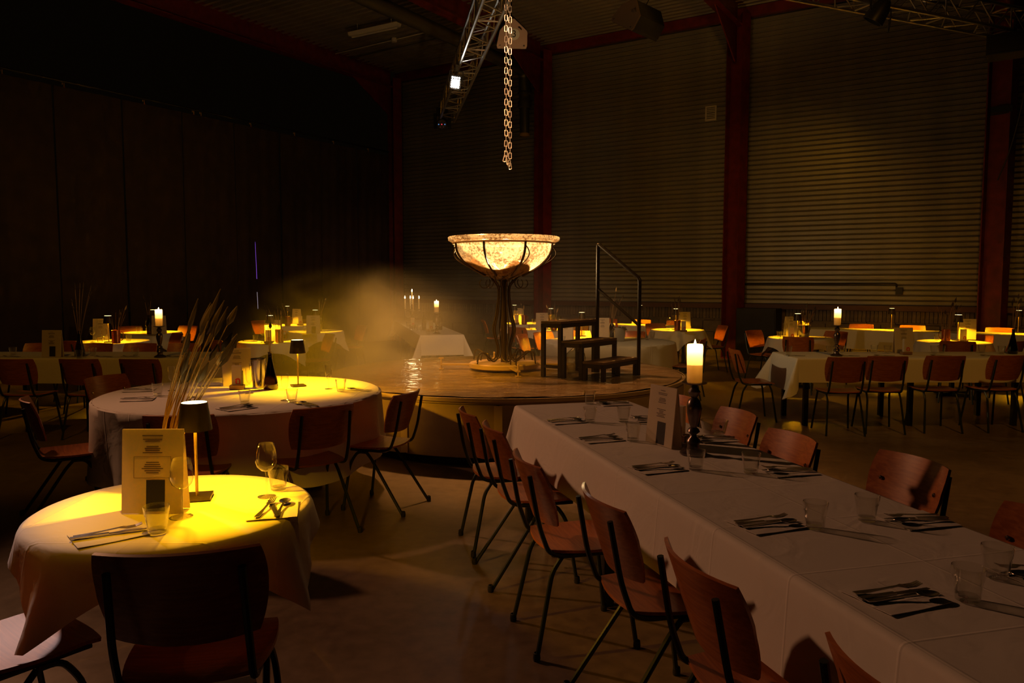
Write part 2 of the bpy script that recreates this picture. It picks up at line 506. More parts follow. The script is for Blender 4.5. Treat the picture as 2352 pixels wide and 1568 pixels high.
def slat_mesh(L_):
    if L_ not in slat_me:
        poly = [(0, -o, z) for o, z in prof] + [(0, .055, .096), (0, .055, 0)]
        slat_me[L_] = MB().prism(poly, (L_, 0, 0)).mesh('slat', M_clad, 25)
    return slat_me[L_]


z0w, pitch = 1.14, .0985
for bay in range(4):
    s0 = S0 + bay * BAY + .14; L_ = round(BAY - .28, 2) if bay < 3 else round(BAY + 1.55 - .28, 2)
    for k in range(59):
        obj('slat', slat_mesh(L_), wall, (s0 - S0, 0, z0w + k * pitch))
sill = MB().box((LEN / 2, -.03, 1.09), (LEN, .16, .10)).mesh('sill', mat('brown sill', (.09, .035, .02), .5), flat=True)
obj('sill', sill, wall)
bm_ = MB().box((0, 0, 0), (.062, .06, .21)).mesh('brick', M_brick, flat=True)
nb = 0
for k in range(int(LEN / .072)):
    s = k * .072 + .036
    if nb < 285:
        obj('brick', bm_, wall, (s, .03, .925)); nb += 1
bl = MB().box((0, 0, 0), (.485, .06, .255)).mesh('block', M_block, flat=True)
bl2 = MB().box((0, 0, 0), (.485, .06, .05)).mesh('block', M_block, flat=True)
for c in range(4):
    for k in range(int(LEN / .5)):
        s = k * .5 + .25 + (.25 if c % 2 else 0)
        if s > LEN - .1: continue
        obj('block', bl2 if c == 3 else bl, wall, (s, .03, .13 + c * .265 if c < 3 else .79))

# ceiling deck with ribs
ND = 9.0
ceil = struct('ceiling', MB().box((LEN / 2, -ND / 2, .10), (LEN, ND, .1)).mesh('deck', M_deck, flat=True), loc=W(S0, 0, 7.25), rz=WRZ)
rib = MB().prism([(0, -.055, 0), (0, -.035, -.075), (0, .035, -.075), (0, .055, 0), (0, .055, .05), (0, -.055, .05)], (LEN, 0, 0)).mesh('deck_rib', M_deck, 25)
for k in range(48):
    obj('deck_rib', rib, ceil, (0, -.12 - k * .185, 0))


def ibeam(L_, b, h, t=.022):
    """I section prism along +X, standing in Z"""
    y, z = b / 2, h / 2
    poly = [(-y, -z), (y, -z), (y, -z + t), (t / 2, -z + t), (t / 2, z - t), (y, z - t), (y, z), (-y, z), (-y, z - t), (-t / 2, z - t), (-t / 2, -z + t), (-y, -z + t)]
    return MB().prism([(0, p, q) for p, q in poly], (L_, 0, 0))


col_me = ibeam(7.0, .24, .40).mesh('column', M_red, flat=True)
raf_me = ibeam(13.0, .24, .46).mesh('beam', M_red, flat=True)
hau_me = MB().prism([(0, -.012, 0), (0, -.012, -.75), (.1, -.012, -.75), (1.5, -.012, 0)], (0, .024, 0)).mesh('haunch', M_red, flat=True)
NRZ = math.atan2(NW.y, NW.x)
cnames = ['beside the drapes', 'behind the glowing bowl', 'next to the black cabinet', 'with the clamp band near the truss end']
for i, nm in enumerate(cnames):
    s = S0 + i * BAY
    r = tag(obj('steel_column', None, loc=W(s, .2, 0)), 'red steel column of the corrugated wall ' + nm, 'column', 'red steel columns')
    c = obj('post', col_me, r, (0, 0, 0)); c.rotation_euler = Matrix(((0, U.x, NW.x), (0, U.y, NW.y), (1, 0, 0))).to_euler()
    obj('base_plate', MB().box((0, 0, .012), (.42, .34, .024)).mesh('plate', M_red, flat=True), r, rz=NRZ)
    if i == 3:
        obj('clamp_band', MB().box((0, 0, 0), (.46, .32, .10)).mesh('band', M_black, flat=True), r, (0, 0, 4.55), rz=NRZ)
    r = tag(obj('roof_beam', None, loc=W(s, .35, 6.98), rz=NRZ), 'red steel roof beam over the column ' + nm, 'beam', 'red steel roof beams')
    obj('beam_section', raf_me, r); obj('haunch', hau_me, r, (.0, 0, -.2))
eave = tag(obj('eave_beam', None, loc=W(S0, .10, 7.06), rz=WRZ), 'dark red eave beam along the top of the corrugated wall', 'beam')
obj('beam_section', MB().box((LEN / 2, 0, 0), (LEN, .12, .20)).mesh('eave', M_red, flat=True), eave)

# ================================================================= STAGE LIGHTS (cans that carry the light, some of them added fills)
CAN = Kit()
CAN.add('housing', MB().lathe([(.0, .26), (.07, .26), (.10, .22), (.105, .0), (.12, -.01), (.12, -.04), (.10, -.04), (.095, .0), (.095, .03), (0, .03)], 20).mesh('can', M_blackm))
CAN.add('yoke', MB().tube(fillet([(-.13, 0, .10), (-.13, 0, .36), (.13, 0, .36), (.13, 0, .10)], .04), .010, 6).mesh('yoke', M_blackm))
CAN.add('hanging_rod', MB().tube([(0, 0, .36), (0, 0, .6)], .012, 6).mesh('rod', M_blackm))
for nm, pos, aim, colr, watt, cone, rad in SPOTS:
    d = (Vector(aim) - Vector(pos)).normalized()
    q = d.to_track_quat('-Z', 'Y')
    r = CAN.place('stage_spotlight', 'black stage spotlight hung above the hall, ' + nm, 'spotlight', pos, rot=q.to_euler(), group='stage spotlights above the hall')
    l = bpy.data.lights.new('spot_light', 'SPOT'); l.energy = watt; l.color = colr; l.spot_size = math.radians(cone); l.spot_blend = .6; l.shadow_soft_size = rad
    lo = obj('spot_light', l, r, (0, 0, -.06))

# ================================================================= DRAPES (partition along the first roof beam)
ORD = ['first', 'second', 'third', 'fourth', 'fifth', 'sixth', 'seventh', 'eighth', 'ninth']
NDRAPE = 9; DW = 1.235
DO = W(S0, .45, 0)


def drape_mesh(seed):
    rnd = random.Random(seed); ph = rnd.random() * 6
    def fn(u, v):
        x = (u + 1) / 2 * (DW - .03); z = .03 + (v + 1) / 2 * 4.93
        y = .018 * math.sin(x * 9 + ph) * (1.1 - z / 6) + .01 * math.sin(x * 23 + ph * 2 + z * .4)
        return (x, y, z)
    return MB().shell(fn, 24, 6, .006).mesh('drape', M_drape, 60)


clip_me = MB().tube(fillet([(0, 0, 0), (0, 0, .10), (.03, 0, .12), (.03, 0, .04)], .02), .008, 6).mesh('clip', M_clipy)
clip2 = MB().box((0, 0, -.03), (.025, .02, .07)).mesh('clip_jaw', M_logo, flat=True)
dmesh = [drape_mesh(k) for k in range(3)]
for k in range(NDRAPE):
    gap = .012 if k == 3 else 0
    r = tag(obj('stage_drape', None, loc=DO + NW * (k * DW), rz=NRZ), f'{ORD[k]} tall dark drape from the corner column in the row under the beam', 'drape', 'dark drapes hung side by side')
    obj('fabric', dmesh[k % 3], r, (gap, 0, 0))
    c = obj('hanging_clip', clip_me, r, (.75 if k != 6 else 1.0, -.03, 4.97)); obj('clip_jaw', clip2, c)
    if k == 4: c = obj('hanging_clip', clip_me, r, (.92, -.03, 4.97)); obj('clip_jaw', clip2, c)
rail_me = MB().tube([(0, 0, 0), (NDRAPE * DW, 0, 0)], .024, 8).mesh('rail', M_black)
tag(obj('drape_rail', rail_me, loc=DO + Vector((0, 0, 5.06)), rz=NRZ), 'black horizontal rail carrying the row of dark drapes', 'rail')
# purple light showing through the gap between two drapes
pg = DO + NW * (4 * DW - .01)
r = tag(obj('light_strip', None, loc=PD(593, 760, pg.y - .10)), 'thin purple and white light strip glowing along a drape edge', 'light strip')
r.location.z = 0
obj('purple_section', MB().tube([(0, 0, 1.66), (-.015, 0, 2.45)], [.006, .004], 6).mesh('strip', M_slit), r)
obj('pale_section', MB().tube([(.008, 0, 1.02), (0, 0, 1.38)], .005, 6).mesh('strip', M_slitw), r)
obj('tube_body', MB().tube([(.02, 0, .02), (-.02, 0, 2.9)], .003, 6).mesh('strip', M_black), r)

# ================================================================= WALL AND ROOF FITTINGS
def wall_at(px, py):
    """point on the corrugated wall face seen at a pixel"""
    a = PD(px, py, 10.0) - Vector((0, 0, EYE)); o = Vector((0, 0, EYE))
    t = (W0 - o).dot(NW) / a.dot(NW)
    return o + a * t


p = wall_at(1634, 261)
r = tag(obj('wall_vent', None, loc=p + NW * .03, rz=WRZ), 'small pale louvred vent high on the corrugated wall', 'vent')
vf = MB()
for c, d in (((0, 0, .14), (.24, .03, .03)), ((0, 0, -.14), (.24, .03, .03)), ((.105, 0, 0), (.03, .03, .26)), ((-.105, 0, 0), (.03, .03, .26))): vf.box(c, d)
obj('frame', vf.mesh('frame', M_white, flat=True), r)
lv = MB().box((0, 0, 0), (.19, .03, .012), rx=.6).mesh('louvre', M_white, flat=True)
for k in range(7): obj('louvre', lv, r, (0, 0, -.11 + k * .036))
pa, pb, pc = wall_at(1702, 651), wall_at(2060, 651), wall_at(2066, 668)
cm = MB().tube(fillet([pa - pa + NW * .05, pb - pa + NW * .05, Vector((pb.x, pb.y, pc.z + .05)) - pa + NW * .05], .06), .016, 8).mesh('conduit', M_black)
r = tag(obj('conduit', None, loc=pa), 'dark conduit running along the corrugated wall to a switch box', 'conduit')
obj('pipe', cm, r); obj('switch_box', MB().box((0, 0, 0), (.12, .08, .14)).mesh('box', M_black, flat=True), r, pc - pa + NW * .05, rz=WRZ)
# black cabinet
p = W(5.18, .34, 0)
r = tag(obj('cabinet', None, loc=p, rz=WRZ), 'tall black cabinet standing against the wall by the red column', 'cabinet')
obj('body', MB().box((0, 0, .53), (.78, .50, 1.06)).mesh('body', M_black, flat=True), r)
d = obj('door', MB().box((0, -.26, .53), (.74, .02, 1.0)).mesh('door', M_black, flat=True), r)
obj('knob', MB().lathe([(0, .03), (.014, .026), (.016, .012), (.006, 0)], 10).mesh('knob', M_steel), d, (0, -.27, .6), rot=(pi / 2, 0, 0))
# ventilation duct along the second beam, turning down by the column
dp = [W(.45, 8.0, 6.62), W(.45, 1.0, 6.62), W(.45, .75, 6.62)]
r = tag(obj('ventilation_duct', None, loc=W(-.42, .35, 0)), 'round metal duct under the roof beam with a hanging outlet pipe', 'duct')
o = r.location
q = [W(-.42, 9.0, 6.60) - o, W(-.42, .35, 6.60) - o, W(-.42, .35, 6.05) - o]
obj('main_pipe', MB().tube(fillet(q, .3, 6), .14, 16).mesh('duct', M_duct), r)
obj('damper_section', MB().lathe([(.14, 0), (.16, .02), (.16, .16), (.13, .2), (.13, .30), (.17, .32), (.17, .36), (.14, .38)], 20).mesh('duct', M_duct), r, (0, 0, 5.72))
obj('outlet_pipe', MB().lathe([(.115, 0), (.115, .60), (.14, .62)], 20).mesh('duct', M_duct), r, (0, 0, 5.12))
obj('outlet_rim', MB().lathe([(.10, 0), (.125, 0), (.125, .07), (.10, .07)], 20).mesh('rim', mat('ochre rim', (.40, .26, .06), .5)), r, (0, 0, 5.06))
# fluorescent batten and conduits on the roof deck
a, b = P(805, 82, 6.95), P(916, 58, 6.95)
r = tag(obj('ceiling_batten_light', None, loc=(a + b) / 2, rz=math.atan2((b - a).y, (b - a).x)), 'unlit white fluorescent batten fixed under the roof deck', 'ceiling light')
obj('housing', MB().prism([(0, -.09, 0), (0, -.06, -.07), (0, .06, -.07), (0, .09, 0)], ((b - a).length, 0, 0)).mesh('housing', M_white, flat=True), r, (-(b - a).length / 2, 0, .05))
obj('tube', MB().tube([(-(b - a).length / 2 + .05, 0, -.04), ((b - a).length / 2 - .05, 0, -.04)], .02, 8).mesh('tube', M_white), r)
for kk in (-1, 1): obj('hanger', MB().tube([(0, 0, .04), (0, 0, .27)], .008, 6).mesh('hanger', M_white), r, (kk * (b - a).length * .35, 0, 0))
for i, (x0, y0, x1, y1) in enumerate(((760, 126, 1004, 68), (790, 138, 1020, 84))):
    a, b = P(x0, y0, 7.14), P(x1, y1, 7.14)
    r = tag(obj('roof_conduit', None, loc=a), ['thin pale conduit with a round junction box under the roof deck', 'thin plain conduit running next to the junction box conduit'][i], 'conduit')
    obj('pipe', MB().tube([(0, 0, 0), b - a], .012, 6).mesh('pipe', M_white if i == 0 else M_duct), r)
    if i == 0: obj('junction_box', MB().lathe([(0, -.05), (.06, -.05), (.07, 0), (.06, .04), (0, .04)], 12).mesh('box', M_white), r, (b - a) * .62)


# ---- trusses
def truss(name, a, b, w_, label, group):
    a, b = Vector(a), Vector(b); d = b - a; L_ = d.length; dx = d.normalized()
    sd = dx.cross(Vector((0, 0, 1))).normalized(); up = sd.cross(dx)
    r = tag(obj(name, None, loc=a), label, 'truss', group)
    h = w_ / 2
    cor = [sd * i * h + up * j * h for i, j in ((-1, -1), (1, -1), (1, 1), (-1, 1))]
    cme = MB().tube([(0, 0, 0), d], .024, 8).mesh('chord', M_alu)
    for c in cor: obj('chord', cme, r, c)
    n = int(L_ / w_ / 1.0); st = L_ / n
    for f in range(4):
        c0, c1 = cor[f], cor[(f + 1) % 4]
        br = MB().tube([c0, c1 + dx * st], .010, 6).mesh('brace', M_alu); br2 = MB().tube([c1, c0 + dx * st], .010, 6).mesh('brace', M_alu)
        for k in range(n): obj('brace', br if k % 2 else br2, r, dx * st * k)
        rg = MB().tube([c0, c1], .012, 6).mesh('rung', M_alu)
        for k in range(0, n + 1, 4): obj('rung', rg, r, dx * (st * k))
    return r


TA, TB = PD(1026, 262, 15.3), PD(1128, 0, 9.3)
dT = (TB - TA).normalized()
truss('lighting_truss', TA, TB + dT * 3.2, .29, 'box truss carrying the lit LED panel above the stage', None)
T2a, T2b = P(2020, -6, 5.1), P(2352, 60, 5.1)
d2 = (T2b - T2a).normalized()
truss('lighting_truss', T2a - d2 * 1.5, T2b + d2 * 2.0, .30, 'box truss in front of the corrugated wall with a hanging black lamp', None)

# LED wash light (lit) and a dark moving head on the first truss
LEDK = Kit()
LEDK.add('housing', MB().box((0, .08, 0), (.24, .16, .30)).mesh('housing', M_blackm, flat=True))
LEDK.add('yoke', MB().tube(fillet([(-.15, .08, 0), (-.15, .08, .24), (.15, .08, .24), (.15, .08, 0)], .04), .013, 6).mesh('yoke', M_blackm))
LEDK.add('clamp', MB().box((0, .08, .30), (.07, .07, .14)).mesh('clamp', M_blackm, flat=True))
led_me = MB().lathe([(0, .012), (.013, .010), (.019, 0)], 10).mesh('led', M_led)
for i in range(4):
    for j in range(5): LEDK.add('led', led_me, loc=(-.075 + i * .05, -.002, -.10 + j * .05), rot=(pi / 2, 0, 0))
p = PD(1046, 189, 11.4)
ledr = LEDK.place('led_wash_light', 'lit square panel of white LEDs under the truss', 'stage light', p, rot=(.30, .12, .1), scale=(.66,) * 3)
l = bpy.data.lights.new('led_light', 'SPOT'); l.energy = 60; l.color = (1, .86, .7); l.spot_size = 1.3; l.spot_blend = .5; l.shadow_soft_size = .08
obj('led_light', l, ledr, (0, -.04, 0), rot=(pi / 2 - .3, 0, 0))
MH = Kit()
MH.add('base', MB().box((0, 0, .22), (.22, .22, .12)).mesh('base', M_blackm, flat=True))
MH.add('arm', MB().box((-.14, 0, .05), (.05, .12, .28)).mesh('arm', M_blackm, flat=True)); MH.add('arm', MB().box((.14, 0, .05), (.05, .12, .28)).mesh('arm', M_blackm, flat=True))
hd = MH.add('head', MB().lathe([(0, .14), (.08, .13), (.11, .06), (.11, -.10), (.09, -.12), (0, -.12)], 16).mesh('head', M_blackm), rot=(-pi / 2 + .3, 0, 0))
for k in range(7):
    a = k * pi / 3; rr = 0 if k == 6 else .06
    MH.add('led', MB().lathe([(0, .012), (.010, 0)], 8).mesh('led', M_ledr if k == 6 else (M_ledb if k % 3 == 0 else M_steel)), hd, loc=(rr * math.cos(a), rr * math.sin(a), -.13), rot=(pi, 0, 0))
MH.place('moving_head_light', 'dark moving head lamp with faint coloured LEDs at the truss end', 'stage light', PD(1016, 284, 15.1))
PAR = Kit()
PAR.add('housing', MB().lathe([(0, .16), (.06, .15), (.11, .05), (.13, -.12), (.11, -.12), (.10, 0), (0, .02)], 14).mesh('can', M_blackm), rot=(.5, .3, 0))
PAR.add('yoke', MB().tube(fillet([(-.15, 0, 0), (-.15, 0, .22), (.15, 0, .22), (.15, 0, 0)], .04), .012, 6).mesh('yoke', M_blackm))
PAR.add('clamp', MB().box((0, 0, .28), (.06, .06, .16)).mesh('clamp', M_blackm, flat=True))
PAR.add('cable', MB().tube(catmull([(.16, 0, .30), (.26, .02, .05), (.22, .02, -.2), (.20, 0, -.05)]), .008, 6).mesh('cable', M_black))
PAR.place('par_lamp', 'unlit black lamp hanging below the wall-side truss', 'stage light', PD(2018, 28, 9.5), .5)
r = tag(obj('loudspeaker', None, loc=PD(2330, 104, 10.4), rz=-.6), 'black loudspeaker hanging below the truss by the end column', 'loudspeaker')
obj('cabinet', MB().box((0, 0, 0), (.62, .4, .26)).mesh('cab', M_black, flat=True), r)
obj('grille', MB().box((0, -.21, 0), (.56, .02, .22)).mesh('grille', M_blackm, flat=True), r)
obj('bracket', MB().tube([(0, 0, .13), (0, 0, .34)], .02, 6).mesh('bracket', M_black), r)
obj('cable', MB().tube(catmull([(.12, 0, -.1), (.14, -.02, -.6), (.02, .05, -1.3), (-.12, .1, -1.75)]), .009, 6).mesh('cable', M_black), r)


# ---- hanging numbered wedge loudspeakers
def text_mesh(txt, size, m, ex=.002):
    cu = bpy.data.curves.new('glyph', 'FONT'); cu.body = txt; cu.size = size; cu.extrude = ex; cu.align_x = 'CENTER'; cu.align_y = 'CENTER'
    o = bpy.data.objects.new('glyph', cu); COL.objects.link(o)
    dg = bpy.context.evaluated_depsgraph_get(); me = bpy.data.meshes.new_from_object(o.evaluated_get(dg))
    bpy.data.objects.remove(o); me.materials.clear(); me.materials.append(m); return me


def wedge_speaker(loc, rot, label, num):
    r = tag(obj('hanging_loudspeaker', None, loc=loc, rot=rot), label, 'loudspeaker')
    face = [(-.20, 0, -.17), (.20, 0, -.17), (.215, 0, -.13), (.215, 0, .06), (.03, 0, .22), (-.03, 0, .22), (-.17, 0, .07), (-.215, 0, -.13)]
    obj('end_plate', MB().prism(face, (0, .03, 0)).mesh('plate', M_plate if num else mat('shade-dark plate', (.07, .045, .03), .6), flat=True), r)  # unnumbered plate: darker copy, its shade is put into the colour
    big = [(x * 1.02, .03, z * 1.02) for x, _, z in face]
    mbb = MB().prism(big, (0, .62, .06)); obj('cabinet', mbb.mesh('cab', M_black, flat=True), r)
    scr = MB().lathe([(0, .008), (.012, .006), (.014, 0)], 8).mesh('screw', M_steel)
    for x, z in ((-.17, -.13), (.17, -.13)): obj('screw', scr, r, (x, 0, z), rot=(pi / 2, 0, 0))
    if num:
        s_ = obj('number_disc', MB().lathe([(0, .004), (.075, .004), (.078, 0)], 24).mesh('disc', M_white), r, (.03, 0, .02), rot=(pi / 2, 0, 0))
        obj('number', text_mesh(num, .13, M_black), s_, (0, 0, .006))
    obj('handle', MB().tube(fillet([(.09, 0, .11), (.09, -.02, .11), (.13, -.02, .08), (.13, 0, .08)], .01), .006, 6).mesh('handle', M_black), r)
    obj('suspension_cable', MB().tube([(0, .3, .2), (0, .3, 1.6)], .008, 6).mesh('cable', M_black), r)
    return r


wedge_speaker(PD(1176, 82, 11.0), (.30, 0, .05), 'black hanging loudspeaker with a putty end plate numbered 3', '3')
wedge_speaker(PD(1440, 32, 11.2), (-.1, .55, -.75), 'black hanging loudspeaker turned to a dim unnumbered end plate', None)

# ================================================================= CHAIN above the bowl
BX, BY = -.09, 8.46
lk = []
for k in range(20):
    a = 2 * pi * k / 20; sx = .0145 * (1 if math.cos(a) >= 0 else -1) * min(1, abs(math.cos(a)) * 1.7)
    lk.append((sx, 0, .0335 * math.sin(a)))
link_me = MB().tube(lk, .0050, 6, closed=True).mesh('link', M_chain)
ctop, cbot = 6.95, PD(1166, 360, BY).z
ch = tag(obj('hanging_chain', None, loc=PD(1167, 372, BY)), 'bright doubled steel chain hanging above the glowing bowl', 'chain')
ch.location.z = cbot
pit = .0555
rnd = random.Random(3)
for st in range(2):
    z = 0 if st == 0 else -.02
    k = 0
    while z < ctop - cbot and k < 140:
        o = obj('link', link_me, ch, (-.022 + st * .044 + rnd.uniform(-.0015, .0015), 0, z + .03), rot=(0, rnd.uniform(-.05, .05), (k % 2) * pi / 2 + rnd.uniform(-.15, .15)))
        z += pit; k += 1
for j, (dx, dz, ry) in enumerate(((-.035, -.02, .3), (-.012, -.05, -.5), (.012, -.07, -.2), (.022, -.10, .15))):
    obj('link', link_me, ch, (dx, 0, dz), rot=(0, ry, j * 1.2))
obj('ceiling_hook', MB().tube(fillet([(0, 0, ctop - cbot - .05), (0, 0, ctop - cbot + .30)], .02), .012, 6).mesh('hook', M_steel), ch)

# ================================================================= STAGE
SX, SY, SR, SH = -.07, 8.25, 1.90, .60
stage = tag(obj('round_stage', None, loc=(SX, SY, 0)), 'low round stage with pale skirting and a wet crinkled top', 'stage')
obj('deck', MB().lathe([(0, SH - .05), (SR, SH - .05), (SR, SH - .012), (SR - .01, SH - .004), (0, SH - .004)], 96).mesh('deck', M_skirt), stage)
obj('plinth', MB().lathe([(SR - .10, 0), (SR - .10, .10)], 96).mesh('plinth', M_black), stage)
NP = 14
sk = MB().lathe([(SR - .03, .09), (SR - .005, .09), (SR - .005, SH - .055), (SR - .03, SH - .055)], 10, a0=.006, a1=2 * pi / NP - .006).mesh('panel', M_skirt, 30)
bt = MB().box((SR + .003, 0, .32), (.014, .07, .44)).mesh('batten', M_batten, flat=True)
for k in range(NP):
    obj('skirting_panel', sk, stage, rz=2 * pi * k / NP + .2)
    obj('batten', bt, stage, rz=2 * pi * k / NP + .2)
edge = MB().lathe([(SR, SH - .03), (SR + .012, SH - .03), (SR + .012, SH + .002), (SR, SH + .002)], 128).mesh('edge', mat('brass edge trim', (.55, .42, .26), .35, .6))
obj('edge_trim', edge, stage)
# crinkled film sheet
mb = MB(); nr, na = 46, 150
vs_, fs_ = [(0, 0, .004)], []
for j in range(1, nr + 1):
    for i in range(na):
        a = 2 * pi * i / na; rr = (SR - .03) * j / nr
        x, y = rr * math.cos(a), rr * math.sin(a)
        h = .010 * noise.noise(Vector((x * 2.2, y * 7, 1))) + .006 * noise.noise(Vector((x * 6, y * 16, 4)))
        vs_.append((x, y, max(.001, .008 + h)))
for i in range(na): fs_.append((0, 1 + i, 1 + (i + 1) % na))
for j in range(nr - 1):
    for i in range(na):
        a = 1 + j * na; fs_.append((a + i, a + na + i, a + na + (i + 1) % na, a + (i + 1) % na))
mb.add(vs_, fs_)
tag(obj('stage_film', mb.mesh('film', M_film, 60), loc=(SX, SY, SH)), 'wet looking crinkled brown film spread over the round stage', 'film')
ZS = SH + .012

# ================================================================= THE BOWL
bowl = tag(obj('bowl_sculpture', None, loc=(BX, BY, ZS)), 'glowing frosted glass bowl on a tall stand of bent iron rods', 'sculpture')
RB = .60; zr = 2.055 - ZS; zb = 1.605 - ZS
obj('base_disc', MB().lathe([(0, .02), (.37, .02), (.385, .03), (.385, .07), (.375, .08), (0, .08)], 64).mesh('base', M_ironl), bowl)
# outrigger arms with levelling screws
arm_me = MB().box((.53, 0, .055), (.36, .045, .018)).mesh('arm', M_ironl, flat=True)
scr_me = MB().tube([(.70, 0, .0), (.70, 0, .13)], .009, 8).box((.70, 0, .004), (.055, .055, .008)).box((.70, 0, .125), (.06, .014, .014)).mesh('screw', M_ironl)
for a in (pi, -1.35, .05, 1.75):
    o = obj('outrigger_arm', arm_me, bowl, rz=a); obj('levelling_screw', scr_me, o)
obj('central_pipe', MB().lathe([(.034, .07), (.034, zb + .01), (.09, zb + .02)], 20).mesh('pipe', M_iron), bowl)
rnd = random.Random(11)
NR = 10
for k in range(NR):
    a = 2 * pi * k / NR + .13; ca, sa = math.cos(a), math.sin(a); bul = .115 + .03 * rnd.random()
    rt = .20 + .15 * rnd.random(); sw = a + rnd.uniform(-.5, .5); cb, sb = math.cos(sw), math.sin(sw); hh = .16 + .05 * rnd.random()
    tw = a + rnd.uniform(.2, .7)
    pts = [(RB * .42 * math.cos(tw), RB * .42 * math.sin(tw), zb + .085), (.13 * ca, .13 * sa, zb + .0), (.065 * ca, .065 * sa, zb - .10), (.085 * ca, .085 * sa, zb - .35),
           (bul * ca, bul * sa, .44), (.075 * ca, .075 * sa, .24), (.10 * ca, .10 * sa, .13), (.17 * cb, .17 * sb, .10), (rt * cb, rt * sb, hh),
           ((rt + .07) * cb, (rt + .07) * sb, hh - .01), ((rt + .095) * cb, (rt + .095) * sb, .085)]
    obj('stand_rod', MB().tube(catmull(pts, 5), .008, 6).mesh('rod', M_iron), bowl)
for k in range(6):                                                   # small curls under the bowl
    a = k * 1.05 + .3; c0 = Vector((math.cos(a), math.sin(a), 0)); pts = []
    for i in range(14):
        t = i / 13; ph = t * 4.6; rad_ = .075 * (1 - .45 * t)
        pts.append(c0 * (.14 + rad_ * math.cos(ph + 2.6) + .09) + Vector((0, 0, zb - .03 + rad_ * math.sin(ph + 2.6))))
    obj('iron_curl', MB().tube(pts, .005, 6).mesh('curl', M_iron), bowl)
# bowl glass: rounded profile with a turned-out rim
prof_b = []; RG = .548
for i in range(15):
    d_ = 1 - (i / 14) ** .8
    prof_b.append((.075 + (RG - .075) * (1 - d_ ** 2.5), zb + (zr - zb - .035) * (1 - d_)))
obj('glass_bowl', MB().lathe(prof_b, 64).mesh('bowl', M_bowl, 60), bowl)
obj('glass_rim', MB().lathe([(RG, zr - .036), (RB - .015, zr - .034), (RB + .010, zr - .022), (RB + .016, zr + .010), (RB + .004, zr + .020), (RB - .02, zr + .008), (RG - .01, zr - .028), (RG, zr - .036)], 64).mesh('rim', M_bowl), bowl)
ringp = [((RG + .014) * math.cos(2 * pi * i / 48), (RG + .014) * math.sin(2 * pi * i / 48), zr - .05) for i in range(48)]
obj('rim_hoop', MB().tube(ringp, .011, 8, closed=True).mesh('hoop', M_ironl), bowl)
for k in range(8):
    a = 2 * pi * k / 8 + .42; ca, sa = math.cos(a), math.sin(a)
    pts = [((r_ + .014) * ca, (r_ + .014) * sa, z_ - .004) for r_, z_ in prof_b[1:14:2]] + [((RG + .014) * ca, (RG + .014) * sa, zr - .05)]
    obj('bowl_rib', MB().tube(catmull(pts, 3), .013, 6).mesh('rib', M_iron), bowl)
    m_ = len(prof_b); lo = []
    for i in range(9):
        t = i / 8; r_, z_ = prof_b[4 + i if 4 + i < m_ else m_ - 1]
        off = .02 + .055 * math.sin(t * pi) ** 1.0; lo.append(((r_ + off) * math.cos(a + .05 * math.sin(3 * t)), (r_ + off) * math.sin(a + .05 * math.sin(3 * t)), z_ - .01))
    obj('vine_rod', MB().tube(catmull(lo, 3), .0055, 6).mesh('vine', M_iron), bowl)
# sand mound and the lamp bedded in it
mb = MB(); vs_, fs_ = [], []
nr, na = 16, 48
for j in range(nr + 1):
    for i in range(na):
        a = 2 * pi * i / na; q = j / nr
        rr = q * (.26 + .19 * math.exp(-(a - pi - .42) ** 2 / .45) + .15 * math.exp(-(a - 5.25) ** 2 / .3)); x, y = rr * math.cos(a), rr * math.sin(a)
        h = zb + .07 + .24 * math.exp(-((x + .24) ** 2 + (y + .12) ** 2) / .026) + .17 * math.exp(-((x - .14) ** 2 + (y + .22) ** 2) / .014) + .05 * noise.noise(Vector((x * 9 + 2, y * 9, 2))) + .03 * noise.noise(Vector((x * 22, y * 22, 7)))
        # stay inside the glass
        rin = max(0, min(1, (rr - .068) / (RG - .075))); zmin = zb + (zr - zb - .035) * (1 - (1 - rin) ** (1 / 2.5)) + .006
        vs_.append((x, y, max(h - .04 * q, zmin)))
for j in range(nr):
    for i in range(na): fs_.append((j * na + i, (j + 1) * na + i, (j + 1) * na + (i + 1) % na, j * na + (i + 1) % na))
mb.add(vs_, fs_)
tag(obj('sand_mound', mb.mesh('sand', M_sand, 60), loc=(BX, BY, ZS)), 'brown sand heaped inside the glowing glass bowl', 'sand', kind='stuff')
bl_ = tag(obj('bowl_lamp', None, loc=(BX + .03, BY + .05, ZS + zb + .14)), 'bright bulb bedded in the sand inside the glass bowl', 'lamp')
obj('bulb', MB().lathe([(0, -.03), (.02, -.022), (.028, 0), (.02, .022), (0, .03)], 14).mesh('bulb', M_bulb), bl_)
obj('socket', MB().lathe([(.014, -.14), (.014, -.03)], 10).mesh('socket', M_white), bl_)
l = bpy.data.lights.new('bulb_light', 'POINT'); l.energy = BOWL_W; l.color = (1, .66, .30); l.shadow_soft_size = .04
obj('bulb_light', l, bl_, (0, 0, .05))

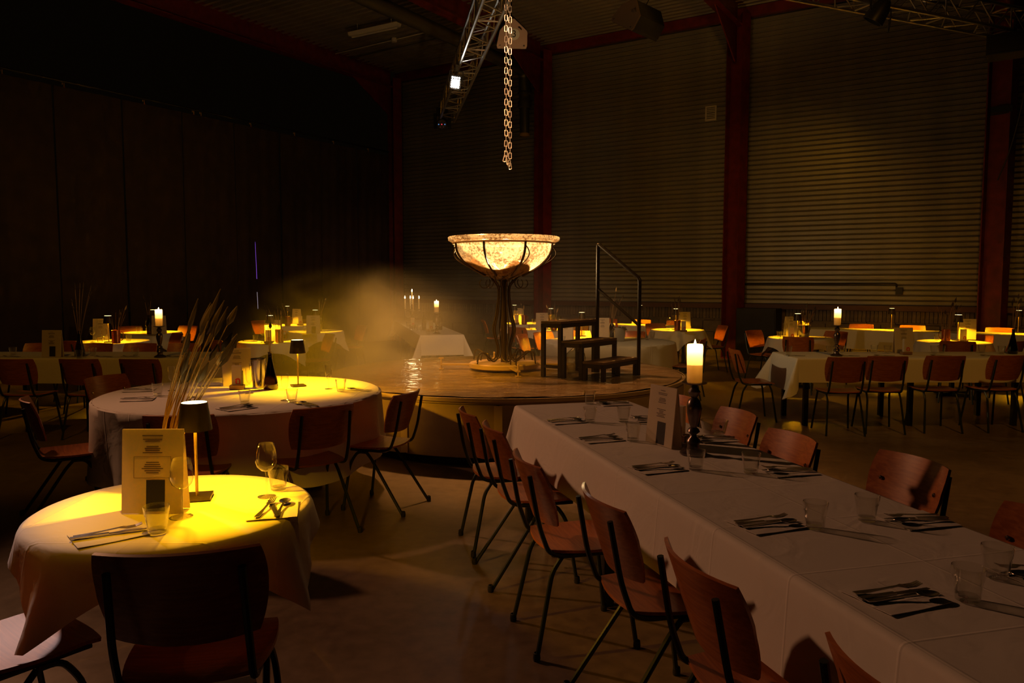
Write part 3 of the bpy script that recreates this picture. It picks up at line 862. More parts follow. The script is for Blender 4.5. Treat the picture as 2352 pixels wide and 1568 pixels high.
# ================================================================= STAGE STEPS
wd = Vector((.6, .8, 0)); dn = Vector((.8, -.6, 0))                    # width direction, descending direction
A1 = Vector((.293, 7.78, ZS)); SWD, SDP = .70, .25
steps = tag(obj('stage_steps', None, loc=A1, rz=math.atan2(wd.y, wd.x)), 'dark steel three-tread steps with a handrail on the stage', 'steps')
tops = [.572, .382, .190]
for i, h in enumerate(tops):
    y1 = -SDP * (i + 1); y0 = -SDP * i                                # local -Y = descending
    yc = (y0 + y1) / 2
    t_ = obj('tread', MB().box((SWD / 2, yc, h - .012), (SWD, SDP - .008, .022)).mesh('tread', M_tread, flat=True), steps)
    fr = MB()
    for y in (y0 - .02, y1 + .02): fr.box((SWD / 2, y, h - .045), (SWD, .036, .04))
    for x in (.018, SWD - .018): fr.box((x, yc, h - .045), (.036, SDP - .008, .04))
    obj('tread_frame', fr.mesh('frame', M_steps, flat=True), steps)
    for x in (.02, SWD - .02):
        for y in (y0 - .022, y1 + .022):
            obj('leg', MB().box((x, y, (h - .06) / 2), (.038, .038, h - .06)).mesh('leg', M_steps, flat=True), steps)
    nm = MB().box((0, 0, 0), (.05, .014, .006)).mesh('nosing', M_white, flat=True)
    for x in (.2, .4, .6): obj('nosing_marker', nm, t_, (x, y1 + .012, h + .002))
obj('cross_bar', MB().box((.02, -SDP / 2, .11), (.03, SDP, .03)).mesh('bar', M_steps, flat=True), steps)
hp1, hp2 = Vector((SWD + .01, -SDP, 0)), Vector((SWD + .01, -3 * SDP, 0))
obj('handrail', MB().tube(fillet([hp1, hp1 + V(0, 0, 1.38), hp2 + V(0, 0, 1.0), hp2], .03, 4), .020, 10).mesh('rail', M_steps), steps)
obj('mid_rail', MB().tube([hp1 + V(0, 0, .90), hp2 + V(0, 0, .52)], .016, 10).mesh('rail', M_steps), steps)
p = P(1322, 858, ZS)
r = tag(obj('demijohn', None, loc=p), 'large clear glass demijohn standing on the stage under the steps', 'bottle')
obj('body', MB().lathe([(0, .004), (.085, .004), (.105, .02), (.108, .17), (.095, .22), (.055, .255), (.035, .27), (.033, .295), (.042, .297), (.042, .31), (.03, .312)], 32).mesh('body', M_demij), r)
obj('liquid', MB().lathe([(0, .012), (.08, .012), (.098, .026), (.098, .12), (0, .121)], 32).mesh('liquid', glass('cloudy water', (.75, .72, .6), 1, .1, 1.0)), r)

# ================================================================= CHAIRS
def chair_kit(splayed):
    K = Kit()

    def seat(u, v):
        k = .45; x = u * math.sqrt(1 - k * v * v / 2); y = v * math.sqrt(1 - k * u * u / 2)
        wdt = .205 - .02 * (1 - (y + 1) / 2)
        z = .452 + .010 * x * x - .010 * (1 - y * y) - (.02 * max(0, y - .6) / .4)
        return (x * wdt, y * .20, z)
    K.add('seat', MB().shell(seat, 14, 14, .012).mesh('seat', M_ply, 50))

    def back(u, v):
        k = .35; x = u * math.sqrt(1 - k * v * v / 2); q = v * math.sqrt(1 - k * u * u / 2)
        wdt = .205 + .012 * q
        z = .685 + .135 * q + .012 * x * x * (1 if q > 0 else 0)
        y = -.235 - .045 * q + .055 * x * x
        return (x * wdt, y, z)
    K.add('backrest', MB().shell(lambda u, v: back(-u, v), 14, 12, .011).mesh('backrest', M_ply, 50))
    for sx in (-1, 1):
        x = sx * .165
        up = [(x * .96, -.272, .775), (x, -.232, .56), (x, -.19, .445), (x, -.13, .425), (x, .15, .425)]
        K.add('side_frame', MB().tube(fillet(up, .05, 4), .0105, 8).mesh('frame', M_frame))
        screw = MB().lathe([(0, .006), (.008, .004), (.010, 0)], 8).mesh('screw', M_steel)
        K.add('screw', screw, loc=(x * .93, -.205, .70), rot=(-pi / 2, 0, 0))
    for y in (-.10, .12):
        K.add('cross_bar', MB().tube([(-.165, y, .425), (.165, y, .425)], .008, 6).mesh('bar', M_frame))
    foot = MB().lathe([(0, 0), (.014, 0), (.016, .012), (.014, .034), (.011, .036)], 10).mesh('foot', M_rubber)
    for sx in (-1, 1):
        x = sx * .165
        if splayed:
            f = [(sx * .20, .165, 0), (sx * .178, .115, .33), (sx * .172, .06, .412), (sx * .172, -.01, .412)]
            b = [(sx * .172, -.01, .412), (sx * .176, -.05, .37), (sx * .20, -.30, 0)]
        else:
            f = [(sx * .195, .20, 0), (x, .15, .36), (x, .12, .425)]
            b = [(sx * .195, -.25, 0), (x, -.175, .36), (x, -.13, .425)]
        for p_ in (f, b):
            i = K.add('leg', MB().tube(fillet(p_, .05, 4), .0105, 8).mesh('leg', M_frame))
            e = p_[0] if p_[0][2] == 0 else p_[-1]
            K.add('rubber_foot', foot, i, loc=e)
    return K


CH_A, CH_B = chair_kit(False), chair_kit(True)


def chair(bx, by, fx, fy, label, group, kind='B', far=False, big=None):
    f = Vector((fx, fy, 0)).normalized()
    c = Vector((bx, by, 0)) + f * .27
    rz = math.atan2(-f.x, f.y)
    K = CH_A if kind == 'A' else CH_B
    return K.place('dining_chair', label, 'chair', c, rz, group, skip=('screw', 'rubber_foot') if far else (), scale=(big,) * 3 if big else None)


# ================================================================= TABLES AND LINEN
TZ = .75
ZT = TZ + .006                                                        # height of things standing on a cloth


def round_table(c, R, phrase, group):
    r = tag(obj('round_table', None, loc=(c[0], c[1], 0)), f'round pedestal table under linen, {phrase}', 'table', group)
    obj('table_top', MB().lathe([(0, TZ - .03), (R - .005, TZ - .03), (R, TZ - .025), (R, TZ - .004), (R - .006, TZ), (0, TZ)], 48).mesh('top', M_boxwood), r)
    obj('column', MB().lathe([(.035, .04), (.035, TZ - .03)], 16).mesh('column', M_blackm), r)
    ft = MB().box((R * .28, 0, .025), (R * .56, .06, .04)).mesh('foot', M_blackm, flat=True)
    for k in range(4): obj('foot', ft, r, rz=k * pi / 2 + .4)
    return r


def cloth_square(R, s, rz, seed):
    rnd = random.Random(seed); p1, p2 = rnd.random() * 6, rnd.random() * 6
    na = 96; rows = []
    for rr in (0.001, R * .5, R * .85, R * .985):
        rows.append([(rr * math.cos(2 * pi * i / na), rr * math.sin(2 * pi * i / na), TZ + .003) for i in range(na)])
    rows.append([((R + .008) * math.cos(2 * pi * i / na), (R + .008) * math.sin(2 * pi * i / na), TZ - .006) for i in range(na)])
    for t in (.12, .3, .5, .75, 1.0):
        row = []
        for i in range(na):
            a = 2 * pi * i / na; b = a - rz
            ext = s / max(abs(math.cos(b)), abs(math.sin(b)))
            L = max(.05, ext - R); cor = max(0, (L - (s - R)) / (s * 1.414 - s))
            out = .012 + L * t * (.10 + .28 * cor ** 1.2) + .018 * t * math.sin(9 * a + p1) * (1 - cor) + .02 * t * cor * math.sin(21 * a + p2)
            z = TZ - .006 - L * t * math.sqrt(max(.3, 1 - (.1 + .3 * cor) ** 2))
            sk = .10 * cor * t * math.sin(p2)
            row.append(((R + out) * math.cos(a + sk * .3), (R + out) * math.sin(a + sk * .3), z))
        rows.append(row)
    return rows, na


def cloth_full(R, drop, seed):
    rnd = random.Random(seed); p1, p2 = rnd.random() * 6, rnd.random() * 6
    na = 128; rows = []
    for rr in (0.001, R * .5, R * .85, R * .985):
        rows.append([(rr * math.cos(2 * pi * i / na), rr * math.sin(2 * pi * i / na), TZ + .003) for i in range(na)])
    rows.append([((R + .010) * math.cos(2 * pi * i / na), (R + .010) * math.sin(2 * pi * i / na), TZ - .008) for i in range(na)])
    for t in (.1, .25, .45, .7, 1.0):
        row = []
        for i in range(na):
            a = 2 * pi * i / na
            out = .012 + .02 * t + t * (.022 * math.sin(11 * a + p1) + .016 * math.sin(17 * a + p2))
            row.append(((R + out) * math.cos(a), (R + out) * math.sin(a), TZ - .008 - (drop + .05 * math.sin(4 * a + p2)) * t))
        rows.append(row)
    return rows, na


def cloth_obj(rows, na, loc, label, group=None, rz=0, rect=None):
    mb = MB(); vs = [p for r in rows for p in r]; fs = [] if rect else [tuple(range(na))]
    if rect:
        hx, hy = rect; nx, ny = max(4, int(hx * 8)), 4
        g = [(-hx + 2 * hx * i / nx, -hy + 2 * hy * j / ny, TZ + .003) for j in range(ny + 1) for i in range(nx + 1)]
        mb.add(g, [(j * (nx + 1) + i, j * (nx + 1) + i + 1, (j + 1) * (nx + 1) + i + 1, (j + 1) * (nx + 1) + i) for j in range(ny) for i in range(nx)])
    for j in range(len(rows) - 1):
        for i in range(na): fs.append((j * na + i, (j + 1) * na + i, (j + 1) * na + (i + 1) % na, j * na + (i + 1) % na))
    return tag(obj('tablecloth', mb.add(vs, fs).mesh('tablecloth', M_cloth, 60), loc=loc, rz=rz), label, 'tablecloth', group)


def cloth_rect(L, W_, ds, de, seed, flare=.42):
    """cloth over a table L x W centred at the origin; ds, de = overhang at the long sides and the ends"""
    rnd = random.Random(seed); ph = [rnd.random() * 6 for _ in range(3)]
    pts = []
    hx, hy = L / 2, W_ / 2
    def side(a, b, nrm, ln, n):
        for k in range(1, n):
            t = k / n; pts.append((Vector(a) * (1 - t) + Vector(b) * t, Vector(nrm), ln, 0, t))
    def corner(p, a0, la, lb):
        for k in range(9):
            t = k / 8; an = a0 + t * pi / 2; c_ = math.sin(t * pi)
            ln = (la * (1 - t) + lb * t) * (1 + .55 * c_); pts.append((Vector(p), Vector((math.cos(an), math.sin(an), 0)), ln, c_, 0))
    e = .004
    corner((hx - e, hy - e, 0), 0, de, ds); side((hx, hy, 0), (-hx, hy, 0), (0, 1, 0), ds, max(12, int(L * 10)))
    corner((-hx + e, hy - e, 0), pi / 2, ds, de); side((-hx, hy, 0), (-hx, -hy, 0), (-1, 0, 0), de, 12)
    corner((-hx + e, -hy + e, 0), pi, de, ds); side((-hx, -hy, 0), (hx, -hy, 0), (0, -1, 0), ds, max(12, int(L * 10)))
    corner((hx - e, -hy + e, 0), 1.5 * pi, ds, de); side((hx, -hy, 0), (hx, hy, 0), (1, 0, 0), de, 12)
    na = len(pts); rows = []
    for o_, z_ in ((.0, .003), (.010, .001), (.018, -.006), (.022, -.018)):
        rows.append([(p.x + d.x * o_, p.y + d.y * o_, TZ + z_) for p, d, *_ in pts])
    for t in (.15, .4, .7, 1.0):
        row = []
        for p, d, ln, c_, tt in pts:
            fl = .07 + (flare - .07) * c_ ** 1.5 + .02 * math.sin(p.x * 4 + ph[0]) * (1 - c_)
            o = .023 + ln * t * fl + .008 * math.sin(p.x * 7 + ph[1]) * t * (1 - c_)
            row.append((p.x + d.x * o, p.y + d.y * o, TZ - .020 - ln * t * math.sqrt(1 - fl * fl)))
        rows.append(row)
    return rows, na, (hx, hy)


def long_table(c, L, W_, rz, phrase, nleg):
    r = tag(obj('long_table', None, loc=(c[0], c[1], 0), rz=rz), f'long narrow table under linen, {phrase}', 'table')
    obj('table_top', MB().box((0, 0, TZ - .015), (L, W_, .03)).mesh('top', M_boxwood, flat=True), r)
    lg = MB().box((0, 0, (TZ - .03) / 2), (.05, .05, TZ - .03)).mesh('leg', M_blackm, flat=True)
    for k in range(nleg):
        for y in (-1, 1): obj('leg', lg, r, (-L / 2 + .12 + (L - .24) * k / (nleg - 1), y * (W_ / 2 - .06), 0))
    for y in (-1, 1): obj('apron', MB().box((0, y * (W_ / 2 - .06), TZ - .06), (L - .2, .03, .06)).mesh('apron', M_blackm, flat=True), r)
    return r


TP = {
    'A': 'the small round table with tall seed heads', 'B': 'the large round table before the stage',
    'C': 'the long table running up to the stage', 'E': 'the candelabra table behind the stage',
    'F': 'the long table beside the drapes', 'G': 'the small round table behind the drape-side long table',
    'H': 'the small round table closest to the drapes', 'I': 'the small round table behind the large smoky table',
    'J': 'the small round table veiled in smoke', 'K': 'the farthest small round table along the drapes',
    'L': 'the small round table behind the bowl stand', 'S': 'the small round table behind the top tread',
    'M': 'the large round table behind the steps', 'N': 'the wall-side long table behind the steps',
    'V': 'the wall-side long table under the conduit', 'O': 'the small round table by the red column',
    'T': 'the small round table with the brush bucket', 'Q': 'the long table parallel to the corrugated wall',
    'R': 'the small round table with the copper can',
}
TC = {'A': V(-1.236, 2.737, 0)}
for k_, (px, py) in {'G': (262, 783), 'H': (348, 763), 'I': (625, 783), 'J': (725, 760), 'K': (678, 746), 'L': (1205, 742), 'S': (1258, 755),
                     'O': (1556, 757), 'T': (1838, 775), 'R': (2190, 785)}.items():
    q = P(px, py, TZ); TC[k_] = V(q.x, q.y, 0)
RZS = {'A': .42, 'G': .5, 'H': .2, 'I': .35, 'J': .6, 'K': .1, 'L': .4, 'S': .75, 'O': .55, 'T': .15, 'R': .45}
RAD = {'A': .476}
for i, k_ in enumerate(TC):
    R = RAD.get(k_, .46)
    c = TC[k_]
    round_table(c, R, TP[k_].replace('the ', '', 1), 'small round tables')
    rows, na = cloth_square(R, R + .085 if k_ == 'A' else R + .13, RZS[k_], 20 + i)
    cloth_obj(rows, na, (c.x, c.y, 0), f'square white cloth draped over {TP[k_]}', 'square cloths on the small round tables')
for k_, c, R in (('B', V(-2.02, 5.69, 0), 1.01), ('M', V(1.36, 10.75, 0), .93)):
    TC[k_] = c
    round_table(c, R, TP[k_].replace('the ', '', 1), 'large round tables')
    rows, na = cloth_full(R, .46, 5)
    cloth_obj(rows, na, (c.x, c.y, 0), f'white cloth hanging low over {TP[k_]}', 'round cloths on the large tables')


def long_set(key, a, d, L, W_, ds, de, nleg, seed, flip=1, flare=.42):
    """a = one corner, d = direction of the long side, body lies to the right of d (flip=1)"""
    a, d = Vector(a), Vector(d).normalized(); nn = Vector((d.y, -d.x, 0)) * flip
    c = a + d * L / 2 + nn * W_ / 2; rz = math.atan2(d.y, d.x)
    long_table(c, L, W_, rz, TP[key].replace('the ', '', 1), nleg)
    rows, na, rc = cloth_rect(L, W_, ds, de, seed, flare)
    cloth_obj(rows, na, (c.x, c.y, 0), f'white cloth with hanging corners over {TP[key]}', rz=rz, rect=rc)
    TC[key] = c


long_set('C', (.03, 5.06, 0), (.25, -.968, 0), 4.4, .80, .27, .13, 4, 3, flip=-1, flare=.30)
long_set('Q', (3.12, 8.28, 0), (1, 0, 0), 3.7, .78, .24, .36, 4, 4, flip=-1, flare=.55)
long_set('F', (-3.42, 8.28, 0), (-1, 0, 0), 3.6, .78, .25, .30, 4, 6, flip=1, flare=.55)
long_set('E', (-1.44, 11.98, 0), (-.225, .974, 0), 5.4, .68, .24, .30, 5, 8, flip=1, flare=.5)
long_set('N', W(2.0, 1.95, 0), U, 2.3, .6, .26, .2, 3, 9, flip=1)
q = P(1870, 752, TZ)
long_set('V', (q.x, q.y + .1, 0), U, 4.2, .6, .30, .2, 4, 10, flip=1)

# ---- chairs round the tables
nC = V(.968, .25, 0)
order = ['first', 'second', 'third', 'fourth', 'fifth', 'sixth']
gC = 'chairs along the long table near the stage'
for i, (x, y, kd) in enumerate(((-.29, 4.46, 'A'), (-.13, 3.98, 'B'), (.035, 3.25, 'A'), (.29, 2.65, 'B'), (.475, 2.02, 'A'), (.70, 1.40, 'B'))):
    chair(x, y, nC.x, nC.y, f'{order[i]} orange chair from the stage on the long table side facing the floor', gC, kd)
for i, (x, y, kd) in enumerate(((1.17, 5.0, 'A'), (1.37, 4.46, 'B'), (1.43, 3.76, 'A'), (1.76, 3.24, 'B'), (1.80, 2.42, 'A'))):
    chair(x, y, -nC.x, -nC.y, f'{order[i]} orange chair from the stage on the candle side of the long table', gC, kd)
chair(-.885, 1.96, -.17, .98, 'dark chair in shadow with its back turned, at the small round table', 'chairs at the small lamp table', 'B', big=1.06)
c0 = V(-1.56, 2.32, 0); f0 = V(.6, .8, 0)
chair(c0.x - f0.x * .27, c0.y - f0.y * .27, f0.x, f0.y, 'chair with pale light shining on its seat beside the shadowed chair', 'chairs at the small lamp table', 'B')
gB = 'chairs around the large round table before the stage'
for x, y, lb, kd in ((-3.22, 6.12, 'bright red-orange chair facing the large round table, next to the drape-side long table', 'A'),
                     (-3.02, 5.02, 'chair with a glint on its back rim at the large round table', 'B'),
                     (-1.93, 4.54, 'chair at the large round table hidden behind the small lamp', 'B'),
                     (-1.21, 4.70, 'chair at the large round table between lamp table and floor', 'B'),
                     (-.83, 5.28, 'chair at the large round table closest to the stage skirting', 'B')):
    d = TC['B'] - V(x, y, 0); e_ = TC['B'] - d.normalized() * max(1.40, d.length); x, y = e_.x, e_.y; chair(x, y, d.x, d.y, lb, gB, kd)
gF = 'chairs along the drape-side long table'
for i, x in enumerate((-3.72, -4.32, -4.97)): chair(x, 7.52, .03, 1, f'{order[i]} chair from the open end on the floor side of the drape-side long table', gF, 'A', True)
for i, x in enumerate((-4.1, -4.65, -5.2, -5.9)): chair(x, 9.55, 0, -1, f'{order[i]} chair from the open end on the drape side of the drape-side long table', gF, 'A', True)
gQ = 'chairs along the long table by the corrugated wall'
for i, (px, py, fx) in enumerate(((1950, 821, .05), (2042, 819, .12), (2177, 818, .05), (2322, 817, -.1))):
    q = P(px, py, .815); chair(q.x, q.y, fx, 1, f'{order[i]} chair from the open end on the floor side of the wall-parallel long table', gQ, 'A', True)
chair(2.52, 8.72, 1, .0, 'chair at the open end of the long table parallel to the wall', gQ, 'A', True)
gS = 'chairs at the far tables'
far = [
    ('H', (-6.72, 13.35)), ('H', (-5.75, 13.5)), ('G', (-5.0, 11.45)), ('K', (-5.15, 15.35)), ('K', (-4.4, 15.75)), ('I', (-2.75, 11.2)), ('J', (-2.7, 13.5)),
    ('S', (.30, 13.3)), ('L', (-.33, 15.55)), ('S', (1.15, 14.1)), ('O', (2.72, 14.1)), ('O', (3.60, 13.52)),
    ('T', (3.95, 12.05)), ('T', (4.98, 11.85)), ('T', (4.05, 10.75)), ('R', (6.85, 11.15)), ('R', (5.85, 9.98)), ('R', (6.55, 9.98)), ('G', (-5.85, 10.1)), ('I', (-3.9, 10.25)),
]
for i, (k_, (x, y)) in enumerate(far):
    d = TC[k_] - V(x, y, 0); e_ = TC[k_] - d.normalized() * max(.88, d.length)
    chair(e_.x, e_.y, d.x, d.y, f'orange plywood chair drawn up to {TP[k_]}', gS, 'A', True)
for x, y in ((.45, 11.75), (1.05, 12.0), (1.9, 11.95), (2.4, 10.35), (.30, 11.15)):
    d = TC['M'] - V(x, y, 0); e_ = TC['M'] - d.normalized() * max(1.34, d.length); x, y = e_.x, e_.y; chair(x, y, d.x, d.y, f'orange plywood chair drawn up to {TP["M"]}', 'chairs around the large table behind the steps', 'A', True)
for s_ in (2.35, 3.1, 3.85):
    q = W(s_, 1.45, 0); chair(q.x, q.y, NW.x, NW.y, 'orange chair backed to the brick plinth at the wall-side table behind the steps', 'wall-side chairs', 'A', True)
for px in (1979, 2097, 2296):
    q = P(px, 745, .82)
    # wall side of table V
    t = TC['V']; a = PD(px, 745, 13.0); dirv = Vector((a.x, a.y, 0)); base = t - NW * .62
    k2 = (base.dot(NW)) / dirv.dot(NW); q = dirv * k2
    chair(q.x, q.y, NW.x, NW.y, 'orange chair backed to the wall at the table under the conduit', 'wall-side chairs', 'A', True)

# ================================================================= THINGS ON THE TABLES
# ---- table lamp
LK = Kit()
LK.add('base', MB().box((0, 0, .006), (.105, .105, .010)).mesh('base', M_bronze, flat=True))
LK.add('stem', MB().lathe([(.006, .01), (.0055, .30)], 10).mesh('stem', mat('brass stem', (.50, .36, .14), .35, .8)))
sh = LK.add('lamp_shade', MB().lathe([(.0462, .367), (.048, .367), (.062, .262), (.060, .262), (.0462, .360)], 32).mesh('shade', M_bronze))
LK.add('glowing_top', MB().lathe([(0, .3665), (.0455, .3665)], 24).mesh('top', M_lampglow), sh, 'bright diffuser showing at the open top of the shade')
LK.add('reflector', MB().lathe([(.0, .318), (.050, .312)], 24).mesh('reflector', M_white), sh)


def lamp(px, py, phrase, rz=.3, w_=1.0, sc_=1.0, at=None):
    p = at if at is not None else P(px, py, ZT)
    r = LK.place('table_lamp', f'glowing bronze table lamp on {phrase}', 'lamp', p, rz, 'cordless table lamps', scale=(sc_,) * 3)
    l = bpy.data.lights.new('lamp_light', 'SPOT'); l.energy = LAMP_W * w_; l.color = LAMP_COL; l.spot_size = math.radians(150); l.spot_blend = .15; l.shadow_soft_size = .018
    l.use_nodes = True; N, L = l.node_tree.nodes, l.node_tree.links                     # wide-spread lens: more light to the side than straight down
    tc = N.new('ShaderNodeTexCoord'); sx = N.new('ShaderNodeSeparateXYZ'); ab = N.new('ShaderNodeMath'); ab.operation = 'ABSOLUTE'
    mxm = N.new('ShaderNodeMath'); mxm.operation = 'MAXIMUM'; mxm.inputs[1].default_value = .42
    pw = N.new('ShaderNodeMath'); pw.operation = 'POWER'; pw.inputs[1].default_value = -1.7
    L.new(tc.outputs['Normal'], sx.inputs[0]); L.new(sx.outputs['Z'], ab.inputs[0]); L.new(ab.outputs[0], mxm.inputs[0]); L.new(mxm.outputs[0], pw.inputs[0])
    L.new(pw.outputs[0], N['Emission'].inputs['Strength'])
    obj('lamp_light', l, r, (0, 0, .288))
    return r


lamp(453, 1143, TP['A'], .25, 1.15)
lamp(685, 886, TP['B'], .5, 2.2)
lamp(250, 786, TP['G'], w_=1.5); lamp(353, 761, TP['H'], w_=1.5); lamp(621, 785, TP['I'], w_=1.5); lamp(661, 746, TP['K'], w_=1.5); lamp(725, 762, TP['J'], w_=1.5)
lamp(1182, 742, TP['L'], w_=1.5); lamp(1265, 756, TP['S'], w_=1.5); lamp(1336, 772, TP['M'], .3, 1.8); lamp(1470, 743, TP['N'], .3, 1.8); lamp(1552, 757, TP['O'], w_=1.5)
lamp(1831, 777, TP['T'], w_=1.5); lamp(2047, 755, TP['V'], .3, 1.8); lamp(2199, 782, TP['R'], w_=1.5)
lamp(2338, 764, 'the end of the wall-side table under the conduit', .3, 1.0)
q = W(-.9, 3.6, ZT)

# ---- glassware
fac = 10
TUM = Kit()
def tumbler_mesh():
    mb = MB(); rows = []
    prof = [(.020, .0), (.029, .002), (.031, .012), (.036, .055), (.0385, .062), (.041, .088), (.040, .090), (.038, .088), (.0345, .055), (.028, .014), (.004, .012)]
    n = 40; vs = []
    for j, (r, z) in enumerate(prof):
        for i in range(n):
            a = 2 * pi * i / n
            rr = r * (1 - (.045 * abs(math.sin(a * fac / 2)) if .01 < z < .06 and j < 5 else 0))
            vs.append((rr * math.cos(a), rr * math.sin(a), z))
    fs = [tuple(range(n - 1, -1, -1)), tuple((len(prof) - 1) * n + i for i in range(n))]
    for j in range(len(prof) - 1):
        for i in range(n): fs.append((j * n + i, j * n + (i + 1) % n, (j + 1) * n + (i + 1) % n, (j + 1) * n + i))
    return mb.add(vs, fs).mesh('tumbler', M_glass, 50)
TUM_ME = tumbler_mesh()
WK, FK = Kit(), Kit()
WK.add('bowl', MB().lathe([(.004, .098), (.018, .102), (.034, .118), (.0405, .138), (.039, .165), (.031, .205), (.030, .206)], 32).mesh('bowl', M_glass))
WK.add('stem', MB().lathe([(.006, .006), (.0035, .02), (.0032, .085), (.005, .098)], 12).mesh('stem', M_glass))
WK.add('foot', MB().lathe([(.0, .0), (.034, .0), (.034, .0015), (.006, .007)], 32).mesh('foot', M_glass))
FK.add('bowl', MB().lathe([(.004, .075), (.014, .084), (.0225, .105), (.0255, .14), (.0245, .185), (.024, .186)], 32).mesh('bowl', M_glass))
FK.add('stem', MB().lathe([(.006, .006), (.0035, .02), (.0035, .068), (.005, .076)], 12).mesh('stem', M_glass))
FK.add('foot', MB().lathe([(.0, .0), (.031, .0), (.031, .0015), (.006, .007)], 32).mesh('foot', M_glass))


def tumblers(key, pts, note='faceted glass tumbler set on', where=None):
    for i, (px, py) in enumerate(pts):
        p = P(px, py, ZT); tag(obj('tumbler', TUM_ME, loc=p, rz=px * .1), f'{note} {where[i] if where else TP[key]}', 'glass', 'faceted glass tumblers')


def wine(key, pts):
    for px, py in pts: WK.place('wine_glass', f'stemmed wine glass standing on {TP[key]}', 'glass', P(px, py, ZT), 0, 'wine glasses')


def flutes(key, pts):
    for px, py in pts: FK.place('champagne_flute', f'slender champagne flute standing on {TP[key]}', 'glass', P(px, py, ZT), 0, 'champagne flutes')


# ---- cutlery
def fork_mesh():
    mb = MB(); t = .0025
    def strip(pts, w0):
        for (x, y, z, w_), (x2, y2, z2, w2) in zip(pts, pts[1:]):
            mb.add([(x - w_, y, z), (x + w_, y, z), (x2 + w2, y2, z2), (x2 - w2, y2, z2), (x - w_, y, z + t), (x + w_, y, z + t), (x2 + w2, y2, z2 + t), (x2 - w2, y2, z2 + t)],
                   [(0, 3, 2, 1), (4, 5, 6, 7), (0, 1, 5, 4), (1, 2, 6, 5), (2, 3, 7, 6), (3, 0, 4, 7)])
    strip([(0, -.10, .001, .008), (0, -.08, .001, .009), (0, -.02, .004, .004), (0, .03, .008, .0035), (0, .045, .007, .011), (0, .055, .005, .012)], 0)
    for k in range(4): strip([(-.0095 + k * .0063, .055, .005, .0022), (-.0095 + k * .0063, .08, .006, .002), (-.0095 + k * .0063, .10, .012, .0012)], 0)
    return mb.mesh('fork', M_cut, 50)


def spoon_mesh():
    mb = MB(); t = .0025
    pts = [(0, -.10, .001, .008), (0, -.08, .001, .009), (0, -.02, .004, .004), (0, .045, .008, .0035)]
    for (x, y, z, w_), (x2, y2, z2, w2) in zip(pts, pts[1:]):
        mb.add([(x - w_, y, z), (x + w_, y, z), (x2 + w2, y2, z2), (x2 - w2, y2, z2), (x - w_, y, z + t), (x + w_, y, z + t), (x2 + w2, y2, z2 + t), (x2 - w2, y2, z2 + t)],
               [(0, 3, 2, 1), (4, 5, 6, 7), (0, 1, 5, 4), (1, 2, 6, 5), (2, 3, 7, 6), (3, 0, 4, 7)])
    def b(u, v):
        x = u * math.sqrt(1 - v * v / 2); y = v * math.sqrt(1 - u * u / 2); r2 = x * x + y * y
        return (x * .020, .072 + y * .030, .003 + .008 * r2)
    mb.shell(b, 8, 8, .0015)
    return mb.mesh('spoon', M_cut, 60)


def knife_mesh():
    mb = MB()
    h = [(-.008, -.11), (.008, -.11), (.0075, .0), (-.0075, .0)]
    b = [(-.0075, .0), (.0075, .0), (.010, .03), (.009, .09), (.002, .115), (-.007, .11), (-.0075, .05)]
    mb.prism([(x, y, .001) for x, y in h], (0, 0, .005)); mb.prism([(x, y, .002) for x, y in b], (0, 0, .0015))
    return mb.mesh('knife', M_cut, flat=True)


FORK, SPOON, KNIFE = fork_mesh(), spoon_mesh(), knife_mesh()
NAPKIN = MB().shell(lambda u, v: (u * .085, v * .105, .0025 + .0012 * math.sin(u * 5 + v * 3)), 6, 6, .0015).mesh('napkin', M_cloth, 60)


def setting(key, px, py, rz, pieces='fks', napkin=True, scale=1.0, side='', where=None):
    where = where or TP[key]
    p = P(px, py, ZT); R = Matrix.Rotation(rz, 3, 'Z')
    zz = 0
    if napkin:
        tag(obj('napkin', NAPKIN, loc=p, rz=rz + .15), f'flat napkin under cutlery on {where}', 'napkin', 'napkins'); zz = .006
    rnd = random.Random(int(px * 7 + py))
    n = len(pieces)
    for i, ch_ in enumerate(pieces):
        o = R @ Vector(((i - (n - 1) / 2) * .028, 0, 0))
        me, nm = {'f': (FORK, 'fork'), 'k': (KNIFE, 'knife'), 's': (SPOON, 'spoon')}[ch_]
        tag(obj(nm, me, loc=p + o + Vector((0, 0, zz)), rz=rz + rnd.uniform(-.09, .09) + (.25 if ch_ == 'k' and side == 'x' else 0)), f'steel {nm} laid on {where}', nm, f'{nm}s laid on the tables'.replace('knifes', 'knives'))


# ---- printed cards
def emblem_mesh(s_):
    mb = MB(); e = (0, -.0012, 0)
    polys = [[(.10, .0), (.34, .0), (.34, .86), (.10, .74)], [(-.06, .84), (.10, .74), (.34, .86), (.62, .80), (.74, .66), (.98, .66), (.90, .95), (.60, 1.12), (.30, 1.08)],
             [(.72, .10), (.98, .02), (.98, .68), (.72, .68)], [(.34, .0), (.98, .0), (.90, .12), (.34, .12)], [(-.02, .30), (.10, .30), (.10, .52), (-.02, .44)]]
    for p_ in polys: mb.prism([((x - .5) * s_, 0, z * s_) for x, z in p_], e)
    return mb.mesh('emblem', M_logo, flat=True)


BOXK = Kit()
BOXK.add('wooden_base', MB().box((0, 0, .016), (.105, .075, .030)).mesh('base', M_boxwood, flat=True))
i_ = BOXK.add('card', MB().box((0, 0, .105), (.070, .040, .150)).mesh('card', M_paper, flat=True))
BOXK.add('emblem', emblem_mesh(.040), i_, 'red blackletter emblem', loc=(.010, -.0202, .042))


def logo_box(key, px, py, rz=0):
    BOXK.place('emblem_card_stand', f'card stand with red emblem on {TP[key]}', 'card stand', P(px, py, ZT), rz, 'red emblem card stands')


